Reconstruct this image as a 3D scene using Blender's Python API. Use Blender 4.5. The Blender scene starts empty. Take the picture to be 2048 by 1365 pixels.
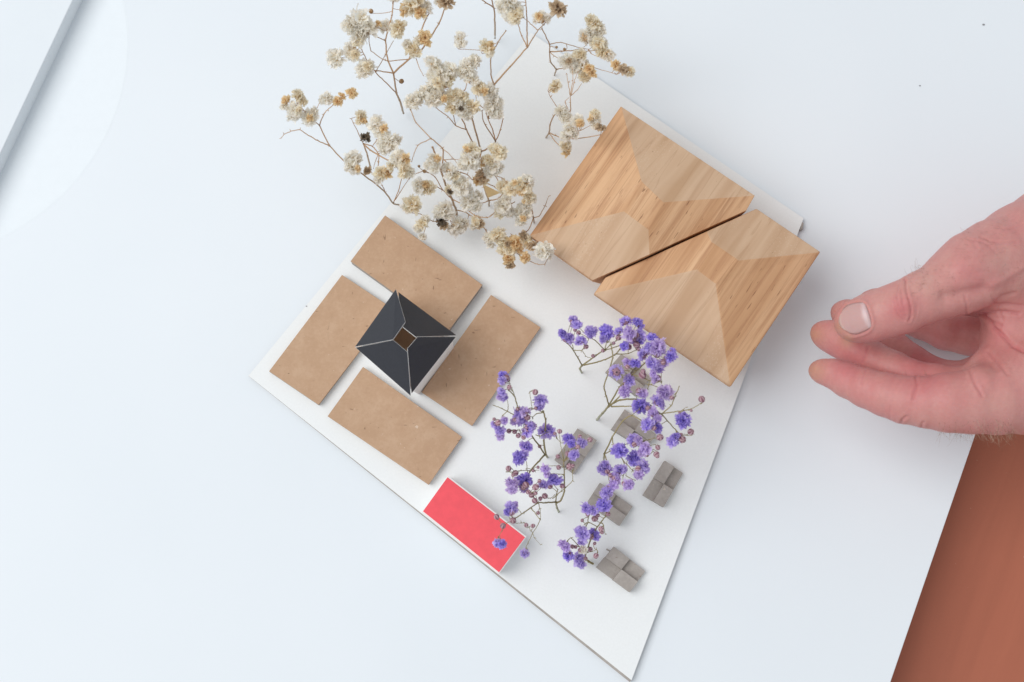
import bpy, math, random
import numpy as np
from mathutils import Vector, Matrix

random.seed(11)
S = bpy.context.scene
C = S.collection
MM = 0.001

# ------------------------------------------------------------------ camera
F_PX = 3000.0            # focal length in pixels of the 2048 px wide photograph
TILT = math.radians(8.0)
DIST = 577.0             # mm from lens to the tabletop along the axis
CAM = np.array([0.0, -DIST * math.sin(TILT), DIST * math.cos(TILT)])
cd = bpy.data.cameras.new('camera')
cam = bpy.data.objects.new('camera', cd)
C.objects.link(cam)
cam.location = CAM * MM
cam.rotation_euler = (TILT, 0, 0)
cd.sensor_width = 36.0
cd.lens = 36.0 * F_PX / 2048.0
cd.clip_start = 0.01
cd.clip_end = 50
cd.dof.use_dof = True
cd.dof.focus_distance = 0.560
cd.dof.aperture_fstop = 13.0
S.camera = cam
S.cycles.max_bounces = 20
S.cycles.diffuse_bounces = 14
S.cycles.transmission_bounces = 14

# ------------------------------------------------------------------ light
W = bpy.data.worlds.new('World')
S.world = W
W.use_nodes = True
bg = W.node_tree.nodes['Background']
bg.inputs[0].default_value = (0.925, 0.965, 1.0, 1)
bg.inputs[1].default_value = 0.58

def area(name, loc, target, size, power, col):
    l = bpy.data.lights.new(name, 'AREA')
    l.shape = 'RECTANGLE'
    l.size, l.size_y = size
    l.energy = power
    l.color = col
    o = bpy.data.objects.new(name, l)
    C.objects.link(o)
    o.location = loc
    d = Vector(target) - Vector(loc)
    o.rotation_euler = d.to_track_quat('-Z', 'Y').to_euler()
    return o
area('window_light', (-1.45, 0.25, 2.2), (0, 0, 0), (1.9, 1.9), 46.5, (1.0, 0.995, 0.985))

vs = S.view_settings
vs.view_transform = 'Standard'
vs.look = 'None'
vs.exposure = 0.0
vs.gamma = 1.0
vs.use_curve_mapping = False

# ------------------------------------------------------------------ pixel -> place
ct, st = math.cos(TILT), math.sin(TILT)
def P(px, py, h=0.0):
    """point (mm) at height h that the photograph shows at pixel px, py"""
    x = (px - 1024.0) / F_PX
    y = -(py - 682.5) / F_PX
    d = np.array([x, y * ct + st, y * st - ct])
    t = (h - CAM[2]) / d[2]
    return CAM + d * t
def project(V):
    """mm points -> pixels"""
    q = V - CAM
    yc = q[:, 1] * ct + q[:, 2] * st
    zc = -q[:, 1] * st + q[:, 2] * ct
    return np.stack([1024 + F_PX * q[:, 0] / -zc, 682.5 - F_PX * yc / -zc], 1)
def mm_per_px(h):
    return (CAM[2] - h) / ct / F_PX

# ------------------------------------------------------------------ materials
MATS = {}
class NT:
    def __init__(s, name):
        m = bpy.data.materials.new(name)
        m.use_nodes = True
        s.m = m
        s.t = m.node_tree
        s.b = s.t.nodes['Principled BSDF']
        MATS[name] = m
    def n(s, typ, **kw):
        x = s.t.nodes.new(typ)
        for k, v in kw.items():
            setattr(x, k, v)
        return x
    def l(s, a, b):
        s.t.links.new(a, b)
    def coord(s, scale=(1, 1, 1), rot=(0, 0, 0)):
        tc = s.n('ShaderNodeTexCoord')
        mp = s.n('ShaderNodeMapping')
        mp.inputs['Rotation'].default_value = rot
        s.l(tc.outputs['Object'], mp.inputs['Vector'])
        vm = s.n('ShaderNodeVectorMath', operation='MULTIPLY')
        vm.inputs[1].default_value = scale
        s.l(mp.outputs[0], vm.inputs[0])
        return vm.outputs[0]
    def noise(s, vec, scale=1, detail=4, rough=0.6, dist=0.0):
        x = s.n('ShaderNodeTexNoise')
        x.inputs['Scale'].default_value = scale
        x.inputs['Detail'].default_value = detail
        x.inputs['Roughness'].default_value = rough
        x.inputs['Distortion'].default_value = dist
        s.l(vec, x.inputs['Vector'])
        return x.outputs['Fac']
    def ramp(s, fac, stops, interp='LINEAR'):
        r = s.n('ShaderNodeValToRGB')
        r.color_ramp.interpolation = interp
        e = r.color_ramp.elements
        while len(e) < len(stops):
            e.new(0.5)
        for el, (p, c) in zip(e, stops):
            el.position = p
            el.color = tuple(c) + (1,) if len(c) == 3 else c
        s.l(fac, r.inputs[0])
        return r.outputs[0]
    def mix(s, fac, a, b, blend='MIX'):
        x = s.n('ShaderNodeMix', data_type='RGBA', blend_type=blend)
        for i, v in ((0, fac), (6, a), (7, b)):
            if hasattr(v, 'links'):
                s.l(v, x.inputs[i])
            elif i == 0:
                x.inputs[0].default_value = v
            else:
                x.inputs[i].default_value = tuple(v) + (1,)
        return x.outputs[2]
    def bump(s, h, strength=0.2, dist=0.0002):
        b = s.n('ShaderNodeBump')
        b.inputs['Strength'].default_value = strength
        b.inputs['Distance'].default_value = dist
        s.l(h, b.inputs['Height'])
        s.l(b.outputs[0], s.b.inputs['Normal'])
    def base(s, c):
        if hasattr(c, 'links'):
            s.l(c, s.b.inputs['Base Color'])
        else:
            s.b.inputs['Base Color'].default_value = tuple(c) + (1,)
    def rough(s, r, spec=0.5):
        s.b.inputs['Roughness'].default_value = r
        s.b.inputs['Specular IOR Level'].default_value = spec

def m_plain(name, col, var=0.06, scale=900, rough=0.7, spec=0.3, bump=0.15, bd=0.0001):
    t = NT(name)
    v = t.coord()
    f = t.noise(v, scale, 5, 0.65)
    a = [max(0, c * (1 - var)) for c in col]
    b = [min(1, c * (1 + var)) for c in col]
    t.base(t.ramp(f, [(0.3, a), (0.7, b)]))
    t.rough(rough, spec)
    if bump:
        t.bump(f, bump, bd)
    return t.m

# tabletop: white laminate with faint smudges
t = NT('tabletop_white')
v = t.coord()
f = t.noise(v, 9, 3, 0.5)
c0 = t.ramp(f, [(0.3, (0.775, 0.820, 0.862)), (0.7, (0.800, 0.842, 0.882))])
f2 = t.noise(v, 55, 6, 0.7)
c1 = t.mix(t.ramp(f2, [(0.73, (0, 0, 0)), (0.80, (0.12, 0.12, 0.12))]), c0, (0.55, 0.57, 0.6))
t.base(c1)
t.rough(0.6, 0.22)
t.bump(t.noise(v, 700, 3, 0.5), 0.03, 0.0001)

m_plain('disc_white', (0.815, 0.862, 0.90), 0.01, 200, 0.6, 0.2, 0)  # slightly paler than the tabletop, reflected light put into the colour
m_plain('panel_white', (0.76, 0.805, 0.845), 0.012, 40, 0.6, 0.2, 0)
m_plain('board_white', (0.85, 0.868, 0.872), 0.02, 1200, 0.85, 0.15, 0.25, 0.00012)
m_plain('white_card', (0.85, 0.85, 0.84), 0.03, 800, 0.8, 0.2, 0.1)
m_plain('red_paper', (0.90, 0.112, 0.138), 0.05, 300, 0.75, 0.25, 0.12)
m_plain('dark_paper', (0.017, 0.018, 0.026), 0.15, 900, 0.45, 0.42, 0.15)
m_plain('cut_edge_tan', (0.55, 0.42, 0.30), 0.15, 400, 0.7, 0.3, 0.1)

def m_fibre(name, col, dark, light, flecks=True):
    t = NT(name)
    oi = t.n('ShaderNodeObjectInfo')
    tc = t.n('ShaderNodeTexCoord')
    ad = t.n('ShaderNodeVectorMath', operation='ADD')
    sc = t.n('ShaderNodeVectorMath', operation='SCALE')
    sc.inputs[0].default_value = (3.1, 1.7, 0.4)
    t.l(oi.outputs['Random'], sc.inputs['Scale'])
    t.l(tc.outputs['Object'], ad.inputs[0])
    t.l(sc.outputs[0], ad.inputs[1])
    v = ad.outputs[0]
    big = t.noise(v, 130, 5, 0.62)
    fine = t.noise(v, 850, 5, 0.75)
    c = t.ramp(big, [(0.32, dark), (0.52, col), (0.72, light)])
    c = t.mix(t.ramp(fine, [(0.38, (0.55, 0.55, 0.55)), (0.5, (0.0, 0.0, 0.0))]), c, dark)
    c = t.mix(t.ramp(fine, [(0.52, (0.0, 0.0, 0.0)), (0.68, (0.6, 0.6, 0.6))]), c, light)
    if flecks:
        for (scl, seed, th, colr) in (((260, 900, 300), 0.3, 0.72, (0.16, 0.09, 0.05)),
                                      ((950, 240, 300), 7.3, 0.73, (0.20, 0.12, 0.07)),
                                      ((700, 650, 300), 2.3, 0.74, (0.75, 0.62, 0.5))):
            vm = t.n('ShaderNodeVectorMath', operation='MULTIPLY')
            vm.inputs[1].default_value = scl
            t.l(v, vm.inputs[0])
            n2 = t.noise(vm.outputs[0], 1.0, 2, 0.5, 0.6)
            c = t.mix(t.ramp(n2, [(th, (0, 0, 0)), (th + 0.03, (0.65, 0.65, 0.65))]), c, colr)
    t.base(c)
    t.rough(0.85, 0.2)
    t.bump(fine, 0.22, 0.00012)
    return t.m
m_fibre('kraft', (0.525, 0.345, 0.226), (0.49, 0.315, 0.202), (0.57, 0.39, 0.265))
m_fibre('grey_board', (0.405, 0.368, 0.338), (0.355, 0.32, 0.292), (0.47, 0.432, 0.40))

# desk: stained brown wood, waxed
t = NT('desk_brown')
v = t.coord((6, 40, 6), (0, 0, math.radians(-70)))
f = t.noise(v, 1.2, 5, 0.6, 0.4)
c = t.ramp(f, [(0.25, (0.37, 0.115, 0.066)), (0.75, (0.46, 0.145, 0.083))])
v2 = t.coord()
sp = t.noise(v2, 420, 2, 0.5)
c = t.mix(t.ramp(sp, [(0.765, (0, 0, 0)), (0.80, (0.5, 0.5, 0.5))]), c, (0.62, 0.42, 0.32))
t.base(c)
t.rough(0.5, 0.4)
t.bump(t.noise(v2, 300, 4, 0.6), 0.1, 0.0002)

# wood: one solid grain; end facets show the pores head on
GA = math.radians(55.3)
def m_wood(name, end):
    t = NT(name)
    oi = t.n('ShaderNodeObjectInfo')
    tc = t.n('ShaderNodeTexCoord')
    mp = t.n('ShaderNodeMapping')
    mp.inputs['Rotation'].default_value = (0, 0, -GA)
    t.l(tc.outputs['Object'], mp.inputs['Vector'])
    ad = t.n('ShaderNodeVectorMath', operation='ADD')
    sc = t.n('ShaderNodeVectorMath', operation='SCALE')
    sc.inputs[0].default_value = (0.7, 0.9, 0.3)
    t.l(oi.outputs['Random'], sc.inputs['Scale'])
    t.l(mp.outputs[0], ad.inputs[0])
    t.l(sc.outputs[0], ad.inputs[1])
    def v(s):
        vm = t.n('ShaderNodeVectorMath', operation='MULTIPLY')
        vm.inputs[1].default_value = s
        t.l(ad.outputs[0], vm.inputs[0])
        return vm.outputs[0]
    bands = t.noise(v((4, 95, 22)), 1, 3, 0.55, 0.25)
    fibre = t.noise(v((26, 620, 620)), 1, 5, 0.7, 0.1)
    if not end:
        c = t.ramp(bands, [(0.30, (0.47, 0.245, 0.12)), (0.46, (0.62, 0.36, 0.195)), (0.55, (0.70, 0.435, 0.25)), (0.72, (0.56, 0.31, 0.16))])
        c = t.mix(t.ramp(fibre, [(0.36, (0.62, 0.62, 0.62)), (0.54, (0, 0, 0))]), c, (0.43, 0.215, 0.11))
        ring = t.noise(v((3, 190, 30)), 1, 2, 0.5, 0.3)
        c = t.mix(t.ramp(ring, [(0.475, (0, 0, 0)), (0.498, (0.55, 0.55, 0.55)), (0.505, (0, 0, 0))]), c, (0.36, 0.17, 0.085))
        pore = t.noise(v((190, 1500, 1500)), 1, 1, 0.5)
        c = t.mix(t.ramp(pore, [(0.715, (0, 0, 0)), (0.76, (0.75, 0.75, 0.75))]), c, (0.20, 0.085, 0.04))
        t.base(c)
        t.bump(fibre, 0.25, 0.0002)
    else:
        c = t.ramp(bands, [(0.32, (0.51, 0.315, 0.185)), (0.46, (0.585, 0.385, 0.245)), (0.54, (0.64, 0.44, 0.29)), (0.68, (0.53, 0.335, 0.20))])
        ring = t.noise(v((3, 190, 30)), 1, 2, 0.5, 0.3)
        c = t.mix(t.ramp(ring, [(0.47, (0, 0, 0)), (0.498, (0.4, 0.4, 0.4)), (0.505, (0, 0, 0))]), c, (0.42, 0.245, 0.14))
        vo = t.n('ShaderNodeTexVoronoi')
        vo.inputs['Scale'].default_value = 1.0
        t.l(v((800, 1500, 1500)), vo.inputs['Vector'])
        zone = t.noise(v((8, 60, 50)), 1, 2, 0.5)
        dots = t.ramp(vo.outputs['Distance'], [(0.20, (0.8, 0.8, 0.8)), (0.34, (0, 0, 0))])
        zf = t.ramp(zone, [(0.47, (0, 0, 0)), (0.6, (0.4, 0.4, 0.4))])
        c = t.mix(t.mix(1.0, dots, zf, 'MULTIPLY'), c, (0.72, 0.56, 0.42))
        pore = t.noise(v((700, 1500, 1500)), 1, 2, 0.5)
        c = t.mix(t.ramp(pore, [(0.74, (0, 0, 0)), (0.79, (0.7, 0.7, 0.7))]), c, (0.24, 0.12, 0.06))
        t.base(c)
        t.bump(t.noise(v((900, 900, 900)), 1, 3, 0.6), 0.2, 0.0002)
    t.rough(0.62, 0.3)
m_wood('wood_side', False)
m_wood('wood_end', True)

def m_attr(name, rough=0.7, trans=0.0, var=0.12, bumps=None, spec=0.25):
    t = NT(name)
    a = t.n('ShaderNodeAttribute')
    a.attribute_name = 'Col'
    oi = t.n('ShaderNodeObjectInfo')
    hs = t.n('ShaderNodeHueSaturation')
    mr = t.n('ShaderNodeMapRange')
    mr.inputs[3].default_value = 1 - var
    mr.inputs[4].default_value = 1 + var
    t.l(oi.outputs['Random'], mr.inputs[0])
    t.l(mr.outputs[0], hs.inputs['Value'])
    t.l(a.outputs['Color'], hs.inputs['Color'])
    t.base(hs.outputs[0])
    t.rough(rough, spec)
    if bumps:
        t.bump(t.noise(t.coord(), bumps, 4, 0.6), 0.3, 0.0001)
    if trans:
        tr = t.n('ShaderNodeBsdfTranslucent')
        t.l(hs.outputs[0], tr.inputs[0])
        mx = t.n('ShaderNodeMixShader')
        mx.inputs[0].default_value = trans
        t.l(t.b.outputs[0], mx.inputs[1])
        t.l(tr.outputs[0], mx.inputs[2])
        t.l(mx.outputs[0], t.t.nodes['Material Output'].inputs[0])
m_attr('petal', 0.8, 0.5, 0.012, None, 0.1)
m_attr('petal_violet', 0.8, 0.48, 0.05, None, 0.1)
m_attr('calyx', 0.7, 0.1, 0.12)
m_attr('twig', 0.65, 0.0, 0.05, 1500)

# ------------------------------------------------------------------ mesh helpers
def mesh(name, V, Fs, mats, mi=None, col=None, smooth=False):
    me = bpy.data.meshes.new(name)
    me.from_pydata([tuple(p) for p in np.asarray(V, float) * MM], [], [tuple(f) for f in Fs])
    for m in mats:
        me.materials.append(MATS[m])
    if mi is not None:
        me.polygons.foreach_set('material_index', np.asarray(mi, np.int32))
    if col is not None:
        at = me.color_attributes.new('Col', 'FLOAT_COLOR', 'POINT')
        cc = np.ones((len(V), 4), np.float32)
        cc[:, :3] = col
        at.data.foreach_set('color', cc.ravel())
    if smooth:
        me.polygons.foreach_set('use_smooth', np.ones(len(me.polygons), bool))
    me.update()
    return me
def link(name, me, parent=None, loc=(0, 0, 0)):
    o = bpy.data.objects.new(name, me)
    C.objects.link(o)
    o.parent = parent
    o.location = Vector([float(c) for c in loc]) * MM
    return o
def tag(o, label, cat, group=None):
    o['label'] = label
    o['category'] = cat
    if group:
        o['group'] = group
    return o
def thing(name, label, cat, loc, group=None):
    o = link(name, None, None, loc)
    o.empty_display_size = 0.005
    return tag(o, label, cat, group)
def bevel(o, w, seg=2, ang=30):
    b = o.modifiers.new('bevel', 'BEVEL')
    b.width = w * MM
    b.segments = seg
    b.limit_method = 'ANGLE'
    b.angle_limit = math.radians(ang)
    return o
def prism(poly_top, poly_bot, org):
    """solid between two polygons of equal vertex count (mm), counter-clockwise from above"""
    n = len(poly_top)
    a = np.array(poly_top) - org
    b = np.array(poly_bot) - org
    area2 = sum(a[i][0] * a[(i + 1) % n][1] - a[(i + 1) % n][0] * a[i][1] for i in range(n))
    if area2 < 0:
        a = a[::-1]
        b = b[::-1]
    V = np.vstack([a, b])
    Fs = [list(range(n)), [2 * n - 1 - i for i in range(n)]]
    for i in range(n):
        j = (i + 1) % n
        Fs.append([i, n + i, n + j, j])
    return V, Fs
def flat(px_list, h):
    return [P(x, y, h) for x, y in px_list]
def down(poly, h):
    return [np.array([p[0], p[1], h]) for p in poly]
def inset(poly, d):
    """move each edge of a convex polygon (mm) inward by d[i]"""
    p = np.array(poly)
    n = len(p)
    ar = sum(p[i][0] * p[(i + 1) % n][1] - p[(i + 1) % n][0] * p[i][1] for i in range(n))
    sg = 1 if ar > 0 else -1
    lines = []
    for i in range(n):
        a, b = p[i][:2], p[(i + 1) % n][:2]
        e = (b - a) / np.linalg.norm(b - a)
        nn = np.array([-e[1], e[0]]) * sg
        dd = d[i] if hasattr(d, '__len__') else d
        lines.append((a + nn * dd, e))
    out = []
    for i in range(n):
        (a, e), (b, f) = lines[i - 1], lines[i]
        M = np.array([[e[0], -f[0]], [e[1], -f[1]]])
        s = np.linalg.solve(M, b - a)
        q = a + e * s[0]
        out.append(np.array([q[0], q[1], p[i][2]]))
    return out
def struct(o):
    o['kind'] = 'structure'
    return o

# ------------------------------------------------------------------ setting
TB = 2.6      # top of the model's base board (mm above the tabletop)
DESK = -26.0
# white tabletop: its right edge runs from (1950,875) to (1780,1365) in the photograph
e0, e1 = P(1949, 875, 0), P(1781, 1365, 0)
ed = (e1 - e0) / np.linalg.norm(e1 - e0)
r_top, r_bot = e0 - ed * 420, e1 + ed * 160
poly = [np.array([-420, r_bot[1], 0]), r_bot, r_top, np.array([-420, r_top[1], 0])]
V, Fs = prism(poly, down(poly, DESK + 0.2), np.zeros(3))
o = struct(link('tabletop', mesh('tabletop', V, Fs, ['tabletop_white', 'cut_edge_tan'], [0, 0] + [1] * 4)))
bevel(o, 0.25, 2)
V = np.array([[-600, -500, DESK], [700, -500, DESK], [700, 600, DESK], [-600, 600, DESK]])
struct(link('desk', mesh('desk', V, [[0, 1, 2, 3]], ['desk_brown'])))

# ------------------------------------------------------------------ base board
bd = [(497, 752), (1263, 1361), (1607, 437), (1062, 66)]
top = flat(bd, TB)
org = np.array([P(1050, 700, 0)[0], P(1050, 700, 0)[1], 0.0])
root = thing('model_base', 'flat off-white base board with skewed corners carrying the whole model', 'board', org)
paper = [np.array([p[0], p[1], TB]) for p in top]
V, Fs = prism(paper, down(paper, TB - 0.45), org)
link('paper_face', mesh('paper_face', V, Fs, ['board_white']), root)
gb = inset(down(paper, TB - 0.45), [-0.95, 0.25, 0.3, 0.2])
gb[0] = np.array([paper[0][0] - 0.1, paper[0][1], TB - 0.45])
V, Fs = prism(gb, down(inset(gb, 0.15), 0.0), org)
link('grey_core', mesh('grey_core', V, Fs, ['grey_board']), root)
# frayed corner
fc = P(1603, 452, TB)
V, Fs = prism([fc + np.array(d) for d in ((-0.6, -1.6, 0), (0.5, -1.2, -0.3), (0.9, 1.0, -0.2), (0.1, 1.6, 0))],
              [fc + np.array(d) for d in ((-0.8, -1.9, -2.2), (0.6, -1.4, -2.2), (1.0, 1.2, -2.2), (0.0, 1.7, -2.2))], org)
link('frayed_corner', mesh('frayed_corner', V, Fs, ['grey_board']), root)

# ------------------------------------------------------------------ white panel and light patch disc on the tabletop
ph = 8.8
a, b = P(146, 0, ph), P(0, 309, ph)
d = (a - b) / np.linalg.norm(a - b)
nrm = np.array([-d[1], d[0], 0])
a2, b2 = a + d * 90, b - d * 40
pl = [a2, b2, b2 + nrm * 130, a2 + nrm * 130]
pl = [np.array([q[0], q[1], ph]) for q in pl]
og = np.array([*(sum(pl) / 4)[:2], 0.0])
V, Fs = prism(pl, down(pl, 0.0), og)
o = link('white_panel', mesh('white_panel', V, Fs, ['panel_white']), None, og)
bevel(o, 0.4, 3)
tag(o, 'thick plain white panel lying flat on a thin white disc', 'panel')
# thin paler disc standing in for reflected light, through three traced points
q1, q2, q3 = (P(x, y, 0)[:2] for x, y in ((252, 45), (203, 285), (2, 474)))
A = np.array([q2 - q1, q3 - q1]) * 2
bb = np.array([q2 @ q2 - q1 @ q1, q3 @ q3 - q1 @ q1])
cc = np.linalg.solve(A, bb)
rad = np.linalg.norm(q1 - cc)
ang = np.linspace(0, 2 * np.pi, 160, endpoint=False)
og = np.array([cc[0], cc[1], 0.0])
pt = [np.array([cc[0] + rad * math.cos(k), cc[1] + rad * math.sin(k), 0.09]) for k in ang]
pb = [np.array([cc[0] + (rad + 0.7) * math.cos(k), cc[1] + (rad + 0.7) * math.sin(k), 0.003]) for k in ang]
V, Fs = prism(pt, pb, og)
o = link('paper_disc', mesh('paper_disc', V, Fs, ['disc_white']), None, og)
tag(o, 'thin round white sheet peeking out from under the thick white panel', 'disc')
bpy.data.objects['white_panel'].location.z = 0.095 * MM

# ------------------------------------------------------------------ kraft cards
cards = [
    ('long kraft card by the cream flowers, visibly layered with a grey underside', [(770, 431), (965, 570), (896, 664), (701, 523)], 5.2),
    ('long kraft card nearest the narrowest corner of the base board', [(684, 550), (785, 617), (637, 810), (538, 743)], 2.9),
    ('long kraft card next to the purple flowers, shaded by the dark tower', [(982, 590), (1081, 655), (944, 852), (843, 785)], 3.2),
    ('long kraft card lying next to the red topped block', [(726, 734), (924, 874), (857, 970), (655, 833)], 3.2),
]
for lab, q, th in cards:
    zt = TB + th
    tp = flat(q, zt)
    og = np.array([*(sum(tp) / 4)[:2], TB])
    root = thing('kraft_card', lab, 'card', og, 'kraft cards set pinwheel fashion around the tower')
    nl = 3 if th > 4 else 2
    edges = np.linspace(zt, TB - 0.02, nl + 1)
    for k in range(nl):
        jit = [random.uniform(-0.12, 0.22) for _ in range(4)] if k else [0] * 4
        lay = inset([np.array([p[0], p[1], edges[k]]) for p in tp], jit)
        V, Fs = prism(lay, down(lay, edges[k + 1] + (0.06 if k < nl - 1 else 0)), og)
        o = link('card_layer', mesh('card_layer', V, Fs, ['kraft' if k == 0 else 'grey_board', 'grey_board' if (k or th > 4) else 'kraft'], [0, 1] + [1 if th > 4 or k else 0] * 4), root)
        bevel(o, 0.12, 2)

# ------------------------------------------------------------------ dark roofed tower
eave, lip = TB + 27.0, TB + 42.0
tz = lambda x, y, h: P(680 + x / 5.25, 560 + y / 5.25, h)
T0, T1, T2, T3 = (590, 102), (1224, 588), (746, 1222), (158, 708)
tc_ = np.mean([tz(x, y, eave) for x, y in (T0, T1, T2, T3)], 0)
og = np.array([tc_[0], tc_[1], TB])
root = thing('tower', 'small tower with open-topped pyramid roof of four dark paper panels', 'model tower', og)
pts_in = dict(a=(690, 446), b=(656, 494), c=(560, 631), d=(711, 758), e=(706, 735), f=(815, 597), g=(795, 606))
def rp(outl, zs, ins, lift):
    pt = [tz(x, y, z) + np.array([0, 0, lift]) for (x, y), z in zip(outl, zs)]
    topp = inset(pt, ins)
    # keep slope heights
    botp = [p - np.array([0, 0, 0.35]) for p in pt]
    V, Fs = prism(topp, botp, og)
    return mesh('roof_panel', V, Fs, ['dark_paper', 'white_card'], [0, 1] + [1] * len(outl))
le, lo = lip, eave
hw = 0.13
link('roof_panel', rp([(588, 100), pts_in['a'], pts_in['b'], pts_in['c'], (158, 706)], [lo, le - 1, le, le, lo], [hw * 0.6, hw, hw, hw * 0.5, 0.02], 0.5), root)
link('roof_panel', rp([(612, 128), (1225, 584), pts_in['f'], pts_in['g'], (657, 498)], [lo, lo, le - .5, le, le], [0.02, hw * .4, hw, hw * 1.3, 0.02], 0.0), root)
link('roof_panel', rp([(1221, 596), (751, 1196), pts_in['d'], (705, 722), pts_in['f']], [lo, lo, le, le, le], [0.02, hw * .4, hw, hw, hw], 0.25), root)
link('roof_panel', rp([(160, 709), pts_in['c'], pts_in['d'], (745, 1222)], [lo, le, le, lo], [hw, hw, hw, 0.02], 0.1), root)
# walls: four separate cards, leaning slightly in towards the base
ev = [tz(x, y, eave) for x, y in (T0, T1, T2, T3)]
wt = inset([np.array([p[0], p[1], eave - 0.2]) for p in ev], [1.6, 0.5, 1.9, 0.9])
wb = inset([np.array([p[0], p[1], TB]) for p in ev], [2.2, 0.9, 3.4, 1.6])
cen = np.mean(wt, 0)
for k in range(4):
    j = (k + 1) % 4
    a, b, c_, d_ = wt[k], wt[j], wb[j], wb[k]
    inn = (cen - (a + b) / 2) * np.array([1, 1, 0])
    inn = inn / np.linalg.norm(inn) * 0.5
    e = (b - a) / np.linalg.norm(b - a) * (0.5 if k % 2 else 0.0)
    V = np.array([a + e, b - e, c_ - e, d_ + e, a + inn + e, b + inn - e, c_ + inn - e, d_ + inn + e]) - og
    Fs = [[0, 1, 2, 3], [7, 6, 5, 4], [0, 4, 5, 1], [3, 2, 6, 7], [0, 3, 7, 4], [1, 5, 6, 2]]
    link('wall', mesh('wall', V, Fs, ['white_card']), root)
fl = inset(wt, 0.75)
V, Fs = prism([np.array([p[0], p[1], eave - 7.0]) for p in fl], [np.array([p[0], p[1], eave - 7.6]) for p in fl], og)
link('floor_card', mesh('floor_card', V, Fs, ['kraft']), root)

# ------------------------------------------------------------------ red topped block
rh = TB + 11.0
q = [(895, 955), (1050, 1075), (998, 1145), (846, 1023)]
tp = flat(q, rh)
og = np.array([*(sum(tp) / 4)[:2], TB])
root = thing('red_block', 'white card block with a bright red paper top at the board rim', 'block', og)
body = inset(tp, [-0.55, -0.35, -0.75, -0.12])
bp = [np.array([p[0], p[1], rh]) for p in body]
V, Fs = prism(bp, down(inset(bp, [0.0, 0.3, 0.1, 0.2]), TB), og)
bevel(link('card_body', mesh('card_body', V, Fs, ['white_card']), root), 0.15, 2)
V, Fs = prism([p + np.array([0, 0, 0.16]) for p in tp], [p - np.array([0, 0, 0.05]) for p in tp], og)
link('red_top', mesh('red_top', V, Fs, ['red_paper']), root)

# ------------------------------------------------------------------ grey chipboard blocks
def z5(x, y): return (1100 + x / 5.6875, 960 + y / 5.6875)
def z4(x, y): return (1160 + x / 5.688, 760 + y / 5.688)
def z1(x, y): return (1100 + x / 5.688, 620 + y / 5.688)
def z0(x, y): return (840 + x / 2.353, 620 + y / 2.353)
greys = [
    ('grey chipboard block standing alone beyond the violet sprig with a cut stem end', [z5(725, 760), z5(1085, 1040), z5(905, 1275), z5(528, 1000)], (0, 2)),
    ('grey chipboard block with no flowers over it, beside the long skewed board edge', [z0(1152, 712), z0(1238, 768), z0(1145, 930), z0(1050, 872)], (0, 2)),
    ('grey chipboard block half under two violet blossoms, between the grey blocks', [z5(565, 35), z5(940, 300), z5(790, 525), z5(415, 265)], (0, 2)),
    ('grey chipboard block beneath the arching violet stem with twin calyx blossoms', [z4(510, 335), z4(862, 625), z4(738, 790), z4(356, 560)], (1, 3)),
    ('grey chipboard block under three violet blossoms of the sprig beside the kraft card', [(1155.9, 856.7), (1192.9, 882), (1147.8, 949), (1110, 920)], (1, 3)),
    ('grey chipboard block mostly hidden by the dense violet flowers beside the wood', [(1242, 710), (1302, 755), (1272, 791), (1212, 744)], (0, 2)),
]
for lab, q, hi in greys:
    hL, hH = TB + 2.2, TB + 4.6
    tp = flat(q, (hL + hH) / 2)
    og = np.array([*(sum(tp) / 4)[:2], TB])
    root = thing('chipboard_block', lab, 'block', og, 'grey chipboard blocks among the violet flowers')
    m = [(tp[i] + tp[(i + 1) % 4]) / 2 for i in range(4)]
    ce = sum(tp) / 4
    for i in range(4):
        h = hH if i in hi else hL
        pc = [tp[i], m[i], ce, m[i - 1]]
        grow = random.uniform(0.0, 0.25) if i in hi else 0.0
        pc = inset([np.array([p[0], p[1], h + random.uniform(-.1, .1)]) for p in pc], [-random.uniform(-.1, .15) - grow * .4, 0.0 - grow * .2, 0.0 - grow * .2, -random.uniform(-.1, .15)])
        V, Fs = prism(pc, down(pc, TB - 0.01), og)
        o = link('chipboard_tile', mesh('chipboard_tile', V, Fs, ['grey_board']), root)
        bevel(o, 0.08, 2)
    if lab.startswith('grey chipboard block standing alone'):
        s = P(1217, 1100, TB + 2)
        V, Fs = prism([s + np.array(k) for k in ((-1, 0, 0), (1.2, -1.2, 0), (1.4, -.7, 0), (-.6, .5, 0))],
                      [s + np.array(k) for k in ((-1, 0, -.5), (1.2, -1.2, -.5), (1.4, -.7, -.5), (-.6, .5, -.5))], og)
        link('torn_fibre', mesh('torn_fibre', V, Fs, ['grey_board']), root)

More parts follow.
